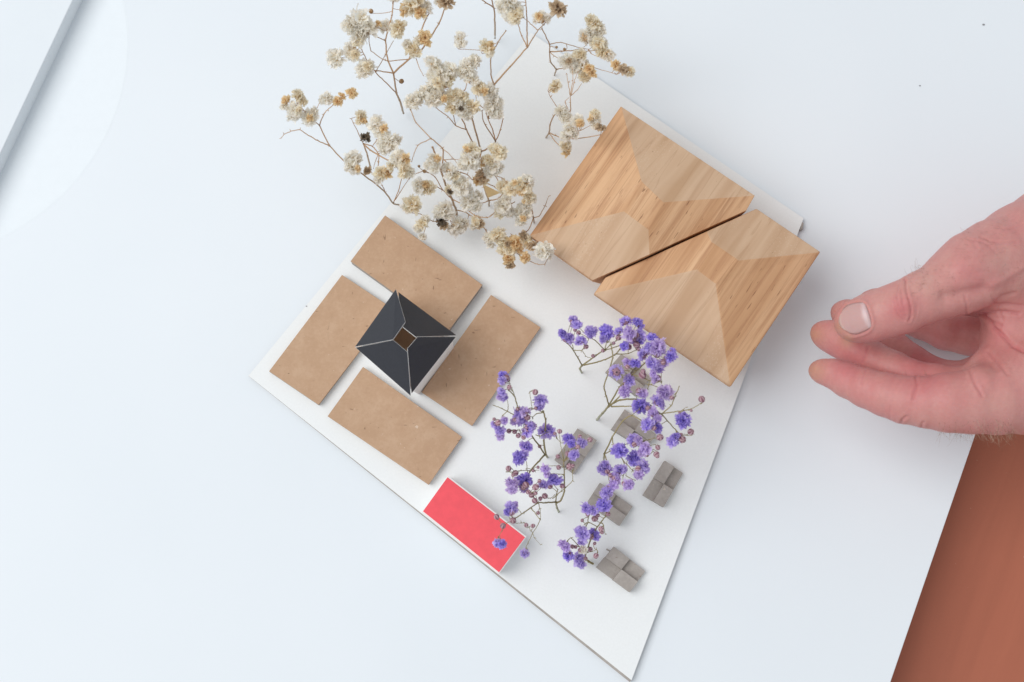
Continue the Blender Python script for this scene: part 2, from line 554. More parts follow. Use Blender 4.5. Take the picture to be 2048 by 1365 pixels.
# ------------------------------------------------------------------ wooden blocks
EV = TB + 31.0
AP = TB + 40.0
def wz(x, y, h): return P(1040 + x / 2.313, 200 + y / 2.313, h)
def plane_h(p, q, r, s):
    """height at s (xy) of the plane through p, q, r"""
    M = np.array([[p[0], p[1], 1], [q[0], q[1], 1], [r[0], r[1], 1]])
    c = np.linalg.solve(M, np.array([p[2], q[2], r[2]]))
    return c[0] * s[0] + c[1] * s[1] + c[2]
def wood(name, lab, outl, inner, faces, lower, botin, solve):
    zx = [(x, y) for x, y in outl] + [(x, y) for x, y, h in inner]
    hs = [EV] * len(outl) + [h for x, y, h in inner]
    for _ in range(4):
        pts = [wz(x, y, h) for (x, y), h in zip(zx, hs)]
        for tgt, planes in solve:
            hs[tgt] = np.mean([plane_h(pts[i], pts[j], pts[l], pts[tgt]) for i, j, l in planes])
            pts[tgt] = wz(*zx[tgt], hs[tgt])
    n = len(outl)
    topo = pts[:n]
    og = np.array([*np.mean(topo, 0)[:2], TB])
    mid = [p - np.array([0, 0, lower]) for p in topo]
    bot = down(inset(topo, botin), TB - 0.01)
    V = np.vstack([np.array(pts), np.array(mid), np.array(bot)]) - og
    k = len(pts)
    Fs = [f for f, _ in faces]
    mi = [m for _, m in faces]
    # orient roof facets upward
    for f in Fs:
        a = sum(V[f[i]][0] * V[f[(i + 1) % len(f)]][1] - V[f[(i + 1) % len(f)]][0] * V[f[i]][1] for i in range(len(f)))
        if a < 0:
            f.reverse()
    og2 = [f[:] for f in Fs]
    # ring of the eave including points lying on it
    ring = outl_ring[name]
    rm = {}
    extra = []
    for r in ring:
        if r < n:
            rm[r] = (k + r, k + n + r)
        else:
            vm_ = V[r] - np.array([0, 0, lower])
            rm[r] = None
            extra.append((r, vm_))
    V = list(V)
    for r, vm_ in extra:
        V.append(vm_)
        i0 = len(V) - 1
        # bottom point on the bottom edge between neighbours
        ii = ring.index(r)
        p_, q_ = ring[ii - 1], ring[(ii + 1) % len(ring)]
        tt = np.linalg.norm(V[r][:2] - V[p_][:2]) / np.linalg.norm(V[q_][:2] - V[p_][:2])
        V.append(V[k + n + p_] * (1 - tt) + V[k + n + q_] * tt)
        rm[r] = (i0, i0 + 1)
    a = sum(V[ring[i]][0] * V[ring[(i + 1) % len(ring)]][1] - V[ring[(i + 1) % len(ring)]][0] * V[ring[i]][1] for i in range(len(ring)))
    if a < 0:
        ring = ring[::-1]
    for i in range(len(ring)):
        u, w = ring[i], ring[(i + 1) % len(ring)]
        Fs.append([u, rm[u][0], rm[w][0], w])
        Fs.append([rm[u][0], rm[u][1], rm[w][1], rm[w][0]])
        mi += [0, 0]
    Fs.append([rm[r][1] for r in ring][::-1])
    mi.append(0)
    o = link(name, mesh(name, np.array(V), Fs, ['wood_side', 'wood_end'], mi), None, og)
    bevel(o, 0.45, 3, 8)
    tag(o, lab, 'wooden block', 'wooden blocks split by a diagonal gap')
    return o
outl_ring = {}
# block beside the cream flowers: outline 0-4, plateau 5-8, Q=9 on the gap edge
outl_ring['wooden_block'] = [0, 1, 2, 9, 3, 4]
wood('wooden_block', 'faceted wooden block beside the cream dried flowers',
     [(467, 30), (1086, 443), (1047, 512), (337, 835), (45, 628)],
     [(562, 378, AP), (662, 474, AP - .6), (594, 600, AP - 1.6), (482, 517, AP - 1), (598, 716, EV)],
     [([0, 1, 6, 5], 1), ([0, 5, 8, 4], 0), ([4, 8, 7, 9, 3], 1), ([7, 6, 1, 2, 9], 0), ([5, 6, 7, 8], 0)], 3.0,
     [7, 2, 1.2, 6.5, 8], [(7, [(4, 3, 8)]), (9, [(4, 3, 8), (6, 7, 1)]), (2, [(6, 7, 1)])])
outl_ring['wooden_block_b'] = [0, 1, 2, 3, 4, 9]
o = wood('wooden_block_b', 'faceted wooden block next to the hand and the violet flowers',
     [(1095, 503), (1390, 703), (975, 1327), (342, 897), (395, 822)],
     [(890, 662, AP - .8), (1008, 742, AP), (907, 850, AP), (822, 786, AP - .8), (865, 608, EV)],
     [([9, 0, 1, 6, 5], 1), ([9, 5, 8, 3, 4], 0), ([3, 8, 7, 2], 1), ([6, 1, 2, 7], 0), ([5, 6, 7, 8], 0)], 3.0,
     [7, 10, 9, 3, 1.2], [(9, [(1, 6, 5), (3, 8, 5)]), (0, [(1, 6, 5)]), (4, [(3, 8, 5)])])
o.name = 'wooden_block.001'
# ------------------------------------------------------------------ crumbs
m_plain('crumb_dark', (0.30, 0.30, 0.31), 0.3, 900, 0.8, 0.2, 0)
for (x, y, r, z, lab) in ((1967, 50, 0.55, 0.0, 'tiny grey crumb on bare white tabletop far from the model'),
                          (1840, 172, 0.40, 0.0, 'tiny grey crumb on white tabletop beyond the hand'),
                          (613, 613, 0.32, TB, 'tiny black crumb on the base board beside a kraft card')):
    c0_ = P(x, y, z)
    V = [np.array([0, 0, r * 0.9])] + [np.array([r * random.uniform(.7, 1.3) * math.cos(k * 1.047), r * random.uniform(.5, .9) * math.sin(k * 1.047), r * random.uniform(.25, .5)]) for k in range(6)] + [np.array([0, 0, -0.01])]
    Fs = [[0, 1 + k, 1 + (k + 1) % 6] for k in range(6)] + [[7, 1 + (k + 1) % 6, 1 + k] for k in range(6)]
    tag(link('crumb', mesh('crumb', np.array(V), Fs, ['crumb_dark']), None, c0_), lab, 'crumb')
# ------------------------------------------------------------------ dried flowers
rng = np.random.default_rng(5)
def unit(v):
    return v / (np.linalg.norm(v) + 1e-12)
def frame(d):
    a = np.array([0, 0, 1.0]) if abs(d[2]) < 0.9 else np.array([1.0, 0, 0])
    s = unit(np.cross(d, a))
    return s, np.cross(s, d)
class Geo:
    def __init__(s):
        s.V, s.F, s.C, s.M = [], [], [], []
    def add(s, V, F, Cc, m=0):
        o = len(s.V)
        s.V += list(V)
        s.C += list(Cc)
        s.F += [[o + i for i in f] for f in F]
        s.M += [m] * len(F)
def petal(g, d, L, w, curl, cin, cout, r0=0.12):
    """ruffled, notched petal growing along d from near the origin"""
    s, n = frame(d)
    a = rng.uniform(0, 6.283)
    s, n = s * math.cos(a) + n * math.sin(a), n * math.cos(a) - s * math.sin(a)
    V, Cc = [], []
    ts = (0.0, 0.45, 0.80, 1.0)
    ws = (0.18, 0.70, 1.0, 0.85)
    for i, (t, ww) in enumerate(zip(ts, ws)):
        for k in (-1, -0.4, 0.25, 1):
            tt = t
            if i == 3:
                tt = t + rng.uniform(-0.13, 0.07)
            p = d * (r0 + (L - r0) * tt) + s * (w * ww * k * 0.5 + rng.normal(0, 0.02)) \
                + n * (curl * tt * tt * L + 0.10 * w * (1 - k * k) + rng.normal(0, 0.055) * (i > 0))
            V.append(p)
            u = min(1, max(0, tt)) ** 0.8
            Cc.append(np.array(cin) * (1 - u) + np.array(cout) * u)
    F = []
    for i in range(3):
        for k in range(3):
            F.append([i * 4 + k, i * 4 + k + 1, i * 4 + 5 + k, i * 4 + 4 + k])
    g.add(V, F, Cc, 0)
def sepal(g, ang, length, w, c1, c2, lift):
    """narrow pointed sepal hugging the underside"""
    V, Cc = [], []
    for i, t in enumerate((0.0, 0.35, 0.7, 1.0)):
        r = 0.10 + length * math.sin(t * 1.25)
        z = -0.55 + lift * (1 - math.cos(t * 1.4))
        ww = w * (0.5, 1.0, 0.75, 0.04)[i]
        for k in (-1, 0, 1):
            x = r + (0.05 if k == 0 else 0)
            p = np.array([x, ww * k * 0.5, z])
            ca, sa = math.cos(ang), math.sin(ang)
            V.append(np.array([p[0] * ca - p[1] * sa, p[0] * sa + p[1] * ca, p[2]]))
            Cc.append(c2 if k == 0 else c1)
    F = []
    for i in range(3):
        for k in range(2):
            F.append([i * 3 + k, i * 3 + k + 1, i * 3 + 4 + k, i * 3 + 3 + k])
    g.add(V, F, Cc, 1)
def blossom_mesh(kind, name):
    g = Geo()
    K = dict(
        white=((0.965, 0.885, 0.74), (0.985, 0.962, 0.915), (0.60, 0.40, 0.22), (0.70, 0.50, 0.30), 84, 0.40),
        cream=((0.92, 0.77, 0.50), (0.98, 0.935, 0.82), (0.56, 0.36, 0.18), (0.66, 0.46, 0.26), 70, 0.42),
        amber=((0.84, 0.60, 0.30), (0.95, 0.81, 0.56), (0.55, 0.33, 0.15), (0.66, 0.44, 0.22), 50, 0.46),
        brown=((0.46, 0.31, 0.18), (0.76, 0.62, 0.45), (0.26, 0.15, 0.07), (0.36, 0.22, 0.11), 50, 0.44),
        dark=((0.08, 0.06, 0.045), (0.30, 0.24, 0.18), (0.08, 0.05, 0.03), (0.12, 0.08, 0.05), 34, 0.42),
        violet=((0.42, 0.27, 0.83), (0.76, 0.65, 0.98), (0.16, 0.05, 0.085), (0.55, 0.34, 0.40), 88, 0.36),
        deep=((0.29, 0.18, 0.75), (0.60, 0.49, 0.96), (0.12, 0.035, 0.06), (0.48, 0.28, 0.34), 88, 0.36),
        lilac=((0.55, 0.36, 0.76), (0.83, 0.70, 0.97), (0.20, 0.07, 0.11), (0.60, 0.40, 0.45), 80, 0.38),
    )[kind]
    cin, cout, s1, s2, npet, pw = K
    viol = kind in ('violet', 'deep', 'lilac')
    for i in range(npet):
        z = 1 - 1.55 * (i + 0.5) / npet if not kind in ('amber', 'brown', 'dark') else 1 - 1.3 * (i + .5) / npet
        a = i * 2.39996 + rng.uniform(-0.35, 0.35)
        r = math.sqrt(max(0, 1 - z * z))
        d = unit(np.array([r * math.cos(a), r * math.sin(a), z * 0.8]) + rng.normal(0, 0.13, 3))
        L = rng.uniform(0.70, 1.0) * (1.06 if z < 0.45 else 0.86)
        if rng.random() < 0.06:
            L *= 1.12
        sh = rng.uniform(0.93, 1.04)
        petal(g, d, L, pw * rng.uniform(1.0, 1.6), rng.choice((-1, 1)) * rng.uniform(0.1, 0.6), np.array(cin) * sh, np.minimum(np.array(cout) * sh, 0.985))
    ns = 5
    o = rng.uniform(0, 6)
    for k in range(ns):
        sepal(g, o + k * 6.283 / ns, 0.62 if viol else 0.55, 0.36 if viol else 0.2, s1, s2, 0.75)
        if viol:
            sepal(g, o + (k + 0.5) * 6.283 / ns, 0.50, 0.26, s2, s2, 0.62)
    return mesh(name, np.array(g.V) * 1000, g.F, ['petal_violet' if viol else 'petal', 'calyx'], g.M, np.array(g.C), True)
def bud_mesh(c1, c2, name):
    V, F, Cc = [], [], []
    nu, nv = 20, 7
    for j in range(nv + 1):
        th = math.pi * j / nv
        for i in range(nu):
            a = 6.283185 * i / nu
            ridge = (i % 4) == 0
            r = (0.92 + (0.08 if not ridge else -0.02)) * math.sin(th)
            zz = math.cos(th) * 1.06
            V.append((r * math.cos(a), r * math.sin(a), zz))
            Cc.append(c1 if ridge else (c2 if i % 4 == 2 else tuple((x + y) / 2 for x, y in zip(c1, c2))))
    for j in range(nv):
        for i in range(nu):
            F.append([j * nu + i, (j + 1) * nu + i, (j + 1) * nu + (i + 1) % nu, j * nu + (i + 1) % nu])
    return mesh(name, np.array(V) * 1000, F, ['calyx'], None, np.array(Cc), True)
BL = {k: [blossom_mesh(k, 'blossom_' + k) for _ in range(n)] for k, n in
      (('white', 6), ('cream', 4), ('amber', 3), ('brown', 3), ('dark', 2), ('violet', 5), ('deep', 4), ('lilac', 3))}
BUD = {'mauve': bud_mesh((0.24, 0.085, 0.125), (0.62, 0.44, 0.47), 'bud_mauve'),
       'tan': bud_mesh((0.28, 0.15, 0.07), (0.50, 0.33, 0.18), 'bud_tan')}

def tube(g, pts, radii, cols, n=7):
    pts = np.array(pts)
    m = len(pts)
    base = len(g.V)
    prev = None
    for i in range(m):
        d = unit(pts[min(i + 1, m - 1)] - pts[max(i - 1, 0)])
        if prev is None:
            s, u = frame(d)
        else:
            s = unit(prev - d * (prev @ d))
            u = np.cross(d, s)
        prev = s
        for k in range(n):
            a = 6.283185 * k / n
            g.V.append(pts[i] + (s * math.cos(a) + u * math.sin(a)) * radii[i])
            g.C.append(cols[i])
    for i in range(m - 1):
        for k in range(n):
            g.F.append([base + i * n + k, base + i * n + (k + 1) % n, base + (i + 1) * n + (k + 1) % n, base + (i + 1) * n + k])
            g.M.append(0)
    for end, rev in ((0, True), (m - 1, False)):
        f = [base + end * n + k for k in range(n)]
        g.F.append(f[::-1] if rev else f)
        g.M.append(0)
def smooth_path(pts, sub=5):
    pts = [np.array(p, float) for p in pts]
    if len(pts) < 3:
        return [pts[0] * (1 - t) + pts[-1] * t for t in np.linspace(0, 1, sub + 1)]
    out = []
    ext = [2 * pts[0] - pts[1]] + pts + [2 * pts[-1] - pts[-2]]
    for i in range(1, len(ext) - 2):
        p0, p1, p2, p3 = ext[i - 1:i + 3]
        for t in np.linspace(0, 1, sub, endpoint=False):
            lin = p1 * (1 - t) + p2 * t
            cr = 0.5 * (2 * p1 + (p2 - p0) * t + (2 * p0 - 5 * p1 + 4 * p2 - p3) * t * t + (3 * p1 - p0 - 3 * p2 + p3) * t ** 3)
            out.append(lin * 0.55 + cr * 0.45)
    out.append(pts[-1])
    return out
def sprig(name, lab, grp, base, chains, heads, colr, r_main, viol=False):
    """base: px; chains: [(r0, r1, [(px,py,h)...])]; heads: (px,py,r_px,kind[,h])"""
    b = P(base[0], base[1], TB)
    og = np.array([b[0], b[1], TB])
    root = thing(name, lab, 'flower sprig', og, grp)
    g = Geo()
    nodes = []
    cA, cB = colr
    for (r0, r1, pl) in chains:
        r0, r1 = r0 * 0.5, r1 * 0.42
        pts = smooth_path([P(x, y, h) for x, y, h in pl])
        n = len(pts)
        pts = [p + rng.normal(0, 0.05, 3) * (0 < i < n - 1) for i, p in enumerate(pts)]
        tt = np.linspace(0, 1, n)
        cols = [np.array(cA) * (1 - t) * 1 + np.array(cB) * t for t in tt] if pl[0][2] < TB + 3 else [np.array(cB) * rng.uniform(0.85, 1.1)] * n
        tube(g, [p - og for p in pts], [(r0 * (1 - t) + r1 * t) for t in tt], cols)
        for i, p in enumerate(pts):
            if i > 1 or pl[0][2] > TB + 3:
                nodes.append(p)
        # swollen node with tiny bracts at the joints
        for x, y, h in pl[1:]:
            p = P(x, y, h) - og
            tube(g, [p + np.array([0, 0, -r1 * 1.6]), p, p + np.array([0, 0, r1 * 1.6])], [r1 * 0.8, r1 * 1.55, r1 * 0.7], [np.array(cB) * 0.8] * 3, 6)
            for _ in range(int(rng.integers(0, 3))):
                dd = unit(rng.normal(0, 1, 3) + np.array([0, 0, 0.6]))
                tube(g, [p, p + dd * 0.5, p + dd * 1.0 + np.array([0, 0, 0.2])], [0.13, 0.11, 0.02], [np.array(cB) * 1.1] * 3, 4)
    nodes = np.array(nodes)
    for hd in heads:
        px, py, rp_, kind = hd[:4]
        npx = project(nodes)
        dpx = np.hypot(npx[:, 0] - px, npx[:, 1] - py)
        cand = dpx + rng.uniform(0, 6, len(dpx))
        k = int(np.argmin(np.abs(cand - max(14.0, cand.min()))))
        h = hd[4] if len(hd) > 4 else nodes[k][2] + rng.uniform(0.5, 5.0)
        h = max(h, TB + 3)
        r = rp_ * mm_per_px(h)
        p = P(px, py, h)
        if kind == 'twig':
            src = nodes[k]
            tube(g, smooth_path([src - og, (src + p) / 2 - og + rng.normal(0, 0.5, 3), p - og], 4), np.linspace(0.22, 0.12, 9), [np.array(cB)] * 9, 5)
            continue
        src = nodes[k]
        dirv = p - src
        up = unit(unit(dirv) * 0.7 + rng.normal(0, 0.45, 3) + np.array([0, 0, 0.25 if not viol else 0.15]))
        if kind in BUD:
            me = BUD[kind]
        else:
            me = BL[kind][int(rng.integers(len(BL[kind])))]
        o = link('bud' if kind in BUD else 'blossom', me, root, p - og)
        o.rotation_euler = (Vector(up).to_track_quat('Z', 'Y').to_matrix() @ Matrix.Rotation(rng.uniform(0, 6.28), 3, 'Z')).to_euler()
        sx = r * 0.001 * (1.08 if kind not in BUD else 1.0)
        o.scale = (sx * rng.uniform(0.9, 1.1), sx * rng.uniform(0.9, 1.1), sx * rng.uniform(0.85, 1.05))
        endp = p - up * r * (0.55 if kind not in BUD else 0.95)
        mid = (src + endp) / 2 + np.array([0, 0, -0.1]) * np.linalg.norm(endp - src) * 0.6 + rng.normal(0, 0.35, 3) - up * r * 0.5
        path = [(1 - t) ** 2 * src + 2 * t * (1 - t) * mid + t * t * endp for t in np.linspace(0, 1, 8)]
        tube(g, [q - og for q in path], np.linspace(0.13, 0.095, 8), [np.array(cB) * rng.uniform(0.8, 1.15)] * 8, 5)
    link('stem', mesh('stem', np.array(g.V), g.F, ['twig'], None, np.array(g.C), True), root)
    return root

TANC = ((0.50, 0.41, 0.31), (0.52, 0.325, 0.185))
OLIVE = ((0.50, 0.52, 0.40), (0.33, 0.275, 0.135))
GW = 'cream dried flower sprigs planted on the board'
GV = 'violet dried flower sprigs planted on the board'
def q3(x, y): return (960 + x / 6.204, 920 + y / 6.204)
def q2(x, y): return (960 + x / 6.204, 720 + y / 6.204)
def Z(f, *a):
    return [(*f(x, y), h) for x, y, h in a]
def H(f, s, *a):
    return [(*f(x, y), r / s, k) for x, y, r, k in a]

def bl(name_kind, *xyr):
    return [(x, y, r, name_kind) for x, y, r in xyr]

sprig('cream_flower_sprig', 'cream dried flower sprig with forked straight stem and one big fluffy white blossom cluster', GW, (807, 227),
      [(0.85, 0.7, [(807, 227, TB), (799, 200, 20), (793, 187, 28), (787, 147, 52)]),
       (0.6, 0.45, [(787, 147, 52), (776, 123, 55), (771, 82, 60), (784, 31, 66), (787, -6, 70)]),
       (0.7, 0.5, [(787, 147, 52), (818, 119, 56), (843, 101, 58), (878, 48, 63), (892, 10, 66)]),
       (0.55, 0.5, [(818, 119, 56), (832, 85, 58), (852, 38, 62), (862, 20, 63)]),
       (0.5, 0.35, [(787, 147, 52), (755, 142, 54), (735, 138, 56)]),
       (0.45, 0.3, [(793, 187, 28), (772, 166, 40), (751, 145, 48), (733, 120, 55), (724, 100, 58), (706, 62, 62)]),
       (0.35, 0.28, [(771, 82, 60), (745, 70, 63), (738, 68, 64)]),
       (0.35, 0.3, [(818, 119, 56), (772, 122, 57), (742, 102, 59), (738, 78, 61)]),
       (0.3, 0.25, [(751, 145, 48), (770, 112, 54), (787, 82, 58)]),
       (0.3, 0.25, [(832, 117, 57), (838, 135, 58), (847, 152, 59)])],
      [(702, 50, 20, 'white', 67), (722, 40, 24, 'white', 68), (736, 55, 20, 'white', 66), (718, 68, 22, 'white', 65), (715, 82, 13, 'cream', 64), (755, 49, 9, 'amber', 66),
       (671, 117, 20, 'white', 58), (703, 104, 20, 'white', 58), (710, 110, 11, 'cream', 61), (731, 138, 22, 'white', 58), (735, 133, 12, 'cream', 62),
       (774, 53, 16, 'white', 62), (796, 58, 19, 'cream', 64), (826, 100, 18, 'cream', 60), (814, 88, 10, 'white', 61), (850, 76, 17, 'amber', 61), (838, 80, 12, 'white', 60),
       (828, 8, 26, 'cream', 68), (848, 18, 18, 'white', 66), (806, 20, 14, 'amber', 67), (840, 26, 12, 'amber', 69), (893, 2, 17, 'brown', 68), (880, -2, 12, 'white', 67), (786, -4, 12, 'white', 70),
       (742, 23, 5, 'tan', 66), (803, 163, 5, 'tan', 36)],
      TANC, 0.8)

sprig('cream_flower_sprig', 'slim bare-stemmed cream flower sprig with few blossoms, at the far board corner', GW, (990, 77),
      [(0.75, 0.55, [(990, 77, TB), (990, 45, 18), (988, 18, 34), (981, -8, 46)]),
       (0.5, 0.45, [(988, 16, 35), (972, 6, 40), (955, -6, 44)])],
      [(950, -8, 8, 'white'), (982, -10, 8, 'cream')], TANC, 0.7)

sprig('cream_flower_sprig', 'tall cream dried flower sprig with a long oblique branch and dense white clusters', GW, (954, 325),
      [(0.8, 0.65, [(954, 325, TB), (962, 304, 14), (953, 270, 33), (944, 238, 48), (930, 215, 56)]),
       (0.7, 0.5, [(962, 304, 14), (978, 296, 22), (991, 284, 28)]),
       (0.45, 0.35, [(991, 284, 28), (970, 249, 42), (966, 240, 46), (964, 222, 52)]),
       (0.5, 0.35, [(991, 284, 28), (986, 262, 38), (976, 238, 48), (970, 220, 54)]),
       (0.45, 0.35, [(991, 284, 28), (1000, 262, 38), (1006, 237, 46), (1002, 225, 50)]),
       (0.6, 0.45, [(962, 304, 14), (948, 290, 26), (933, 260, 40), (929, 248, 46), (914, 222, 54), (905, 205, 58)]),
       (0.4, 0.3, [(933, 260, 40), (912, 252, 46), (896, 234, 52), (872, 216, 56), (852, 195, 59)]),
       (0.35, 0.3, [(912, 252, 46), (907, 232, 52), (903, 215, 56)]),
       (0.55, 0.5, [(976, 238, 48), (984, 205, 52), (988, 170, 56)]),
       (0.65, 0.55, [(988, 170, 56), (1020, 134, 58), (1055, 95, 60)]),
       (0.5, 0.4, [(1055, 95, 60), (1054, 60, 63), (1053, 22, 66), (1050, -6, 68)]),
       (0.45, 0.35, [(1055, 95, 60), (1043, 72, 62), (1036, 48, 64)]),
       (0.45, 0.3, [(1055, 95, 60), (1065, 78, 62), (1076, 61, 64), (1093, 44, 66), (1112, 28, 67)]),
       (0.35, 0.25, [(1076, 61, 64), (1062, 49, 65), (1048, 36, 66)]),
       (0.5, 0.4, [(988, 170, 56), (982, 150, 58), (982, 115, 60), (996, 84, 63), (1012, 62, 65)]),
       (0.3, 0.2, [(982, 115, 60), (962, 101, 62), (918, 99, 62)]),
       (0.35, 0.25, [(905, 205, 58), (930, 180, 60), (935, 160, 62), (948, 128, 64)]),
       (0.35, 0.25, [(905, 205, 58), (890, 185, 61), (876, 168, 62)]),
       (0.3, 0.25, [(970, 220, 54), (955, 205, 57), (945, 165, 60)])],
      [(1005, 15, 17, 'white', 68), (1025, 26, 22, 'white', 67), (1020, 5, 20, 'white', 69), (1032, 32, 16, 'cream', 69), (1083, 37, 18, 'white', 67), (1078, 33, 9, 'amber', 70), (1117, 17, 18, 'brown', 69), (1108, 14, 10, 'cream', 68),
       (921, 80, 16, 'white', 65), (972, 96, 18, 'cream', 65), (982, 92, 11, 'amber', 66), (948, 123, 15, 'white', 65), (934, 138, 17, 'white', 65), (924, 146, 13, 'white', 64),
       (945, 160, 16, 'white', 63), (960, 177, 17, 'cream', 62), (968, 183, 9, 'amber', 64),
       (868, 130, 20, 'white', 66), (878, 148, 26, 'white', 65), (900, 140, 17, 'white', 65), (893, 165, 20, 'cream', 64), (872, 168, 20, 'white', 63), (876, 166, 13, 'cream', 68), (852, 182, 14, 'white', 62),
       (826, 203, 19, 'white', 62), (840, 192, 14, 'white', 62), (870, 197, 20, 'white', 62), (888, 198, 8, 'amber', 64), (908, 192, 17, 'cream', 62), (925, 195, 14, 'cream', 62), (916, 205, 12, 'white', 62),
       (903, 217, 13, 'cream', 60), (927, 221, 16, 'white', 60), (945, 215, 16, 'cream', 60), (922, 218, 6, 'dark', 64), (935, 232, 11, 'white', 59),
       (981, 185, 18, 'white', 60), (988, 205, 19, 'white', 58), (982, 220, 16, 'white', 57), (994, 226, 14, 'white', 56)],
      TANC, 0.8)

sprig('cream_flower_sprig', 'airy cream flower sprig with hair-thin horizontal stalks and two brown withered blossoms', GW, (1109, 151),
      [(0.6, 0.45, [(1109, 151, TB), (1112, 139, 10), (1101, 124, 20), (1099, 104, 30), (1099, 89, 38), (1084, 58, 50)]),
       (0.45, 0.3, [(1112, 139, 10), (1128, 137, 20), (1150, 130, 34)]),
       (0.5, 0.3, [(1099, 104, 30), (1122, 103, 36), (1144, 102, 42), (1168, 103, 46), (1192, 101, 50)]),
       (0.35, 0.22, [(1099, 89, 38), (1122, 85, 42), (1148, 93, 46), (1178, 99, 50), (1190, 88, 52)]),
       (0.35, 0.2, [(1099, 104, 30), (1108, 112, 34), (1120, 119, 38), (1137, 125, 42)]),
       (0.3, 0.2, [(1144, 102, 42), (1165, 96, 48), (1178, 86, 52)]),
       (0.3, 0.2, [(1150, 130, 34), (1186, 135, 44), (1232, 149, 52)]),
       (0.3, 0.2, [(1178, 99, 50), (1182, 108, 50), (1194, 113, 51)]),
       ],
      [(1180, 40, 12, 'cream', 56), (1189, 50, 17, 'cream', 55), (1202, 60, 12, 'white', 54), (1170, 74, 15, 'white', 54), (1183, 68, 15, 'white', 54), (1199, 90, 18, 'cream', 54), (1206, 82, 11, 'white', 54),
       (1216, 110, 15, 'white', 53), (1204, 106, 12, 'cream', 53), (1232, 131, 11, 'amber', 54), (1246, 139, 11, 'brown', 55), (1260, 144, 11, 'cream', 54), (1137, 124, 19, 'white', 46), (1138, 122, 7, 'brown', 50), (1159, 110, 14, 'cream', 48),
       (1166, 132, 17, 'white', 46), (1178, 138, 11, 'amber', 49), (1185, 147, 9, 'amber', 48), (1170, 152, 14, 'cream', 45), (1150, 136, 12, 'white', 44),
       (1113, 95, 3.2, 'tan', 42), (1129, 99, 3.2, 'tan', 44)],
      TANC, 0.6)

sprig('cream_flower_sprig', 'low cream flower sprig touching the peaked corner of the wooden block', GW, (1092, 276),
      [(0.65, 0.5, [(1092, 276, TB), (1098, 266, 8), (1100, 250, 18), (1107, 233, 28), (1118, 222, 34)]),
       (0.45, 0.35, [(1098, 266, 8), (1112, 272, 14), (1126, 277, 20), (1150, 278, 30), (1180, 274, 40), (1201, 270, 45)]),
       (0.4, 0.35, [(1098, 266, 8), (1108, 280, 14), (1117, 290, 18), (1128, 296, 22)]),
       (0.45, 0.35, [(1118, 222, 34), (1140, 226, 38), (1141, 205, 44), (1140, 190, 46)]),
       (0.3, 0.2, [(1140, 190, 46), (1136, 165, 48), (1133, 147, 48)]),
       (0.3, 0.2, [(1140, 190, 46), (1146, 160, 48), (1145, 140, 48)]),
       (0.3, 0.2, [(1142, 192, 46), (1148, 165, 48), (1156, 143, 48)]),
       (0.3, 0.2, [(1142, 192, 46), (1155, 180, 47), (1163, 168, 47)]),
       (0.3, 0.22, [(1118, 222, 34), (1111, 210, 36), (1101, 195, 38), (1096, 182, 40)]),
       (0.3, 0.2, [(1140, 226, 38), (1130, 205, 40), (1137, 196, 44)]),
       (0.3, 0.22, [(1118, 240, 30), (1155, 263, 40), (1183, 250, 46)])],
      [(1112, 171, 13, 'cream', 43), (1105, 178, 8, 'amber', 42), (1122, 222, 15, 'white', 40), (1130, 233, 14, 'white', 40), (1154, 242, 15, 'white', 42), (1160, 247, 9, 'amber', 45), (1140, 260, 15, 'white', 40), (1132, 272, 12, 'white', 38), (1148, 268, 11, 'white', 39),
       (1131, 293, 13, 'cream', 32), (1132, 305, 10, 'amber', 31), (1190, 228, 12, 'cream', 50), (1190, 245, 12, 'white', 49), (1202, 255, 11, 'brown', 51), (1183, 238, 8, 'amber', 50)],
      TANC, 0.6)

sprig('cream_flower_sprig', 'sideways leaning cream flower sprig ending in a bare curled twig', GW, (803, 412),
      [(0.65, 0.5, [(803, 412, TB), (786, 407, 8), (771, 386, 20), (750, 367, 30), (718, 344, 38), (692, 327, 42), (659, 292, 48), (639, 251, 54)]),
       (0.42, 0.25, [(659, 292, 48), (636, 282, 51), (613, 269, 54), (600, 260, 56), (582, 263, 57), (568, 269, 58), (563, 276, 58)]),
       (0.4, 0.25, [(639, 251, 54), (630, 244, 56), (610, 224, 58), (598, 208, 60)]),
       (0.4, 0.25, [(639, 251, 54), (648, 228, 57), (656, 219, 58), (668, 209, 60), (690, 195, 61)]),
       (0.3, 0.2, [(630, 244, 56), (634, 218, 58), (640, 204, 60)]),
       (0.4, 0.3, [(786, 407, 8), (797, 382, 22), (803, 358, 34), (812, 345, 40)]),
       (0.35, 0.25, [(786, 407, 8), (800, 385, 20), (818, 358, 34)]),
       (0.35, 0.3, [(771, 386, 20), (765, 372, 26), (757, 358, 32)])],
      [(572, 201, 12, 'amber', 61), (568, 212, 9, 'white', 60), (596, 192, 14, 'cream', 62), (606, 203, 11, 'cream', 61), (590, 222, 18, 'white', 60), (583, 232, 11, 'white', 59), (597, 221, 9, 'cream', 64), (619, 236, 17, 'white', 58), (620, 236, 8, 'amber', 61), (628, 224, 10, 'white', 59),
       (652, 197, 15, 'white', 62), (676, 203, 11, 'amber', 62), (684, 192, 8, 'amber', 62), (704, 187, 12, 'amber', 63), (706, 316, 17, 'white', 46), (704, 336, 17, 'white', 45), (715, 338, 7, 'amber', 48),
       (824, 410, 18, 'cream', 26), (812, 416, 11, 'white', 25), (735, 342, 9, 'brown', 42)],
      TANC, 0.6)

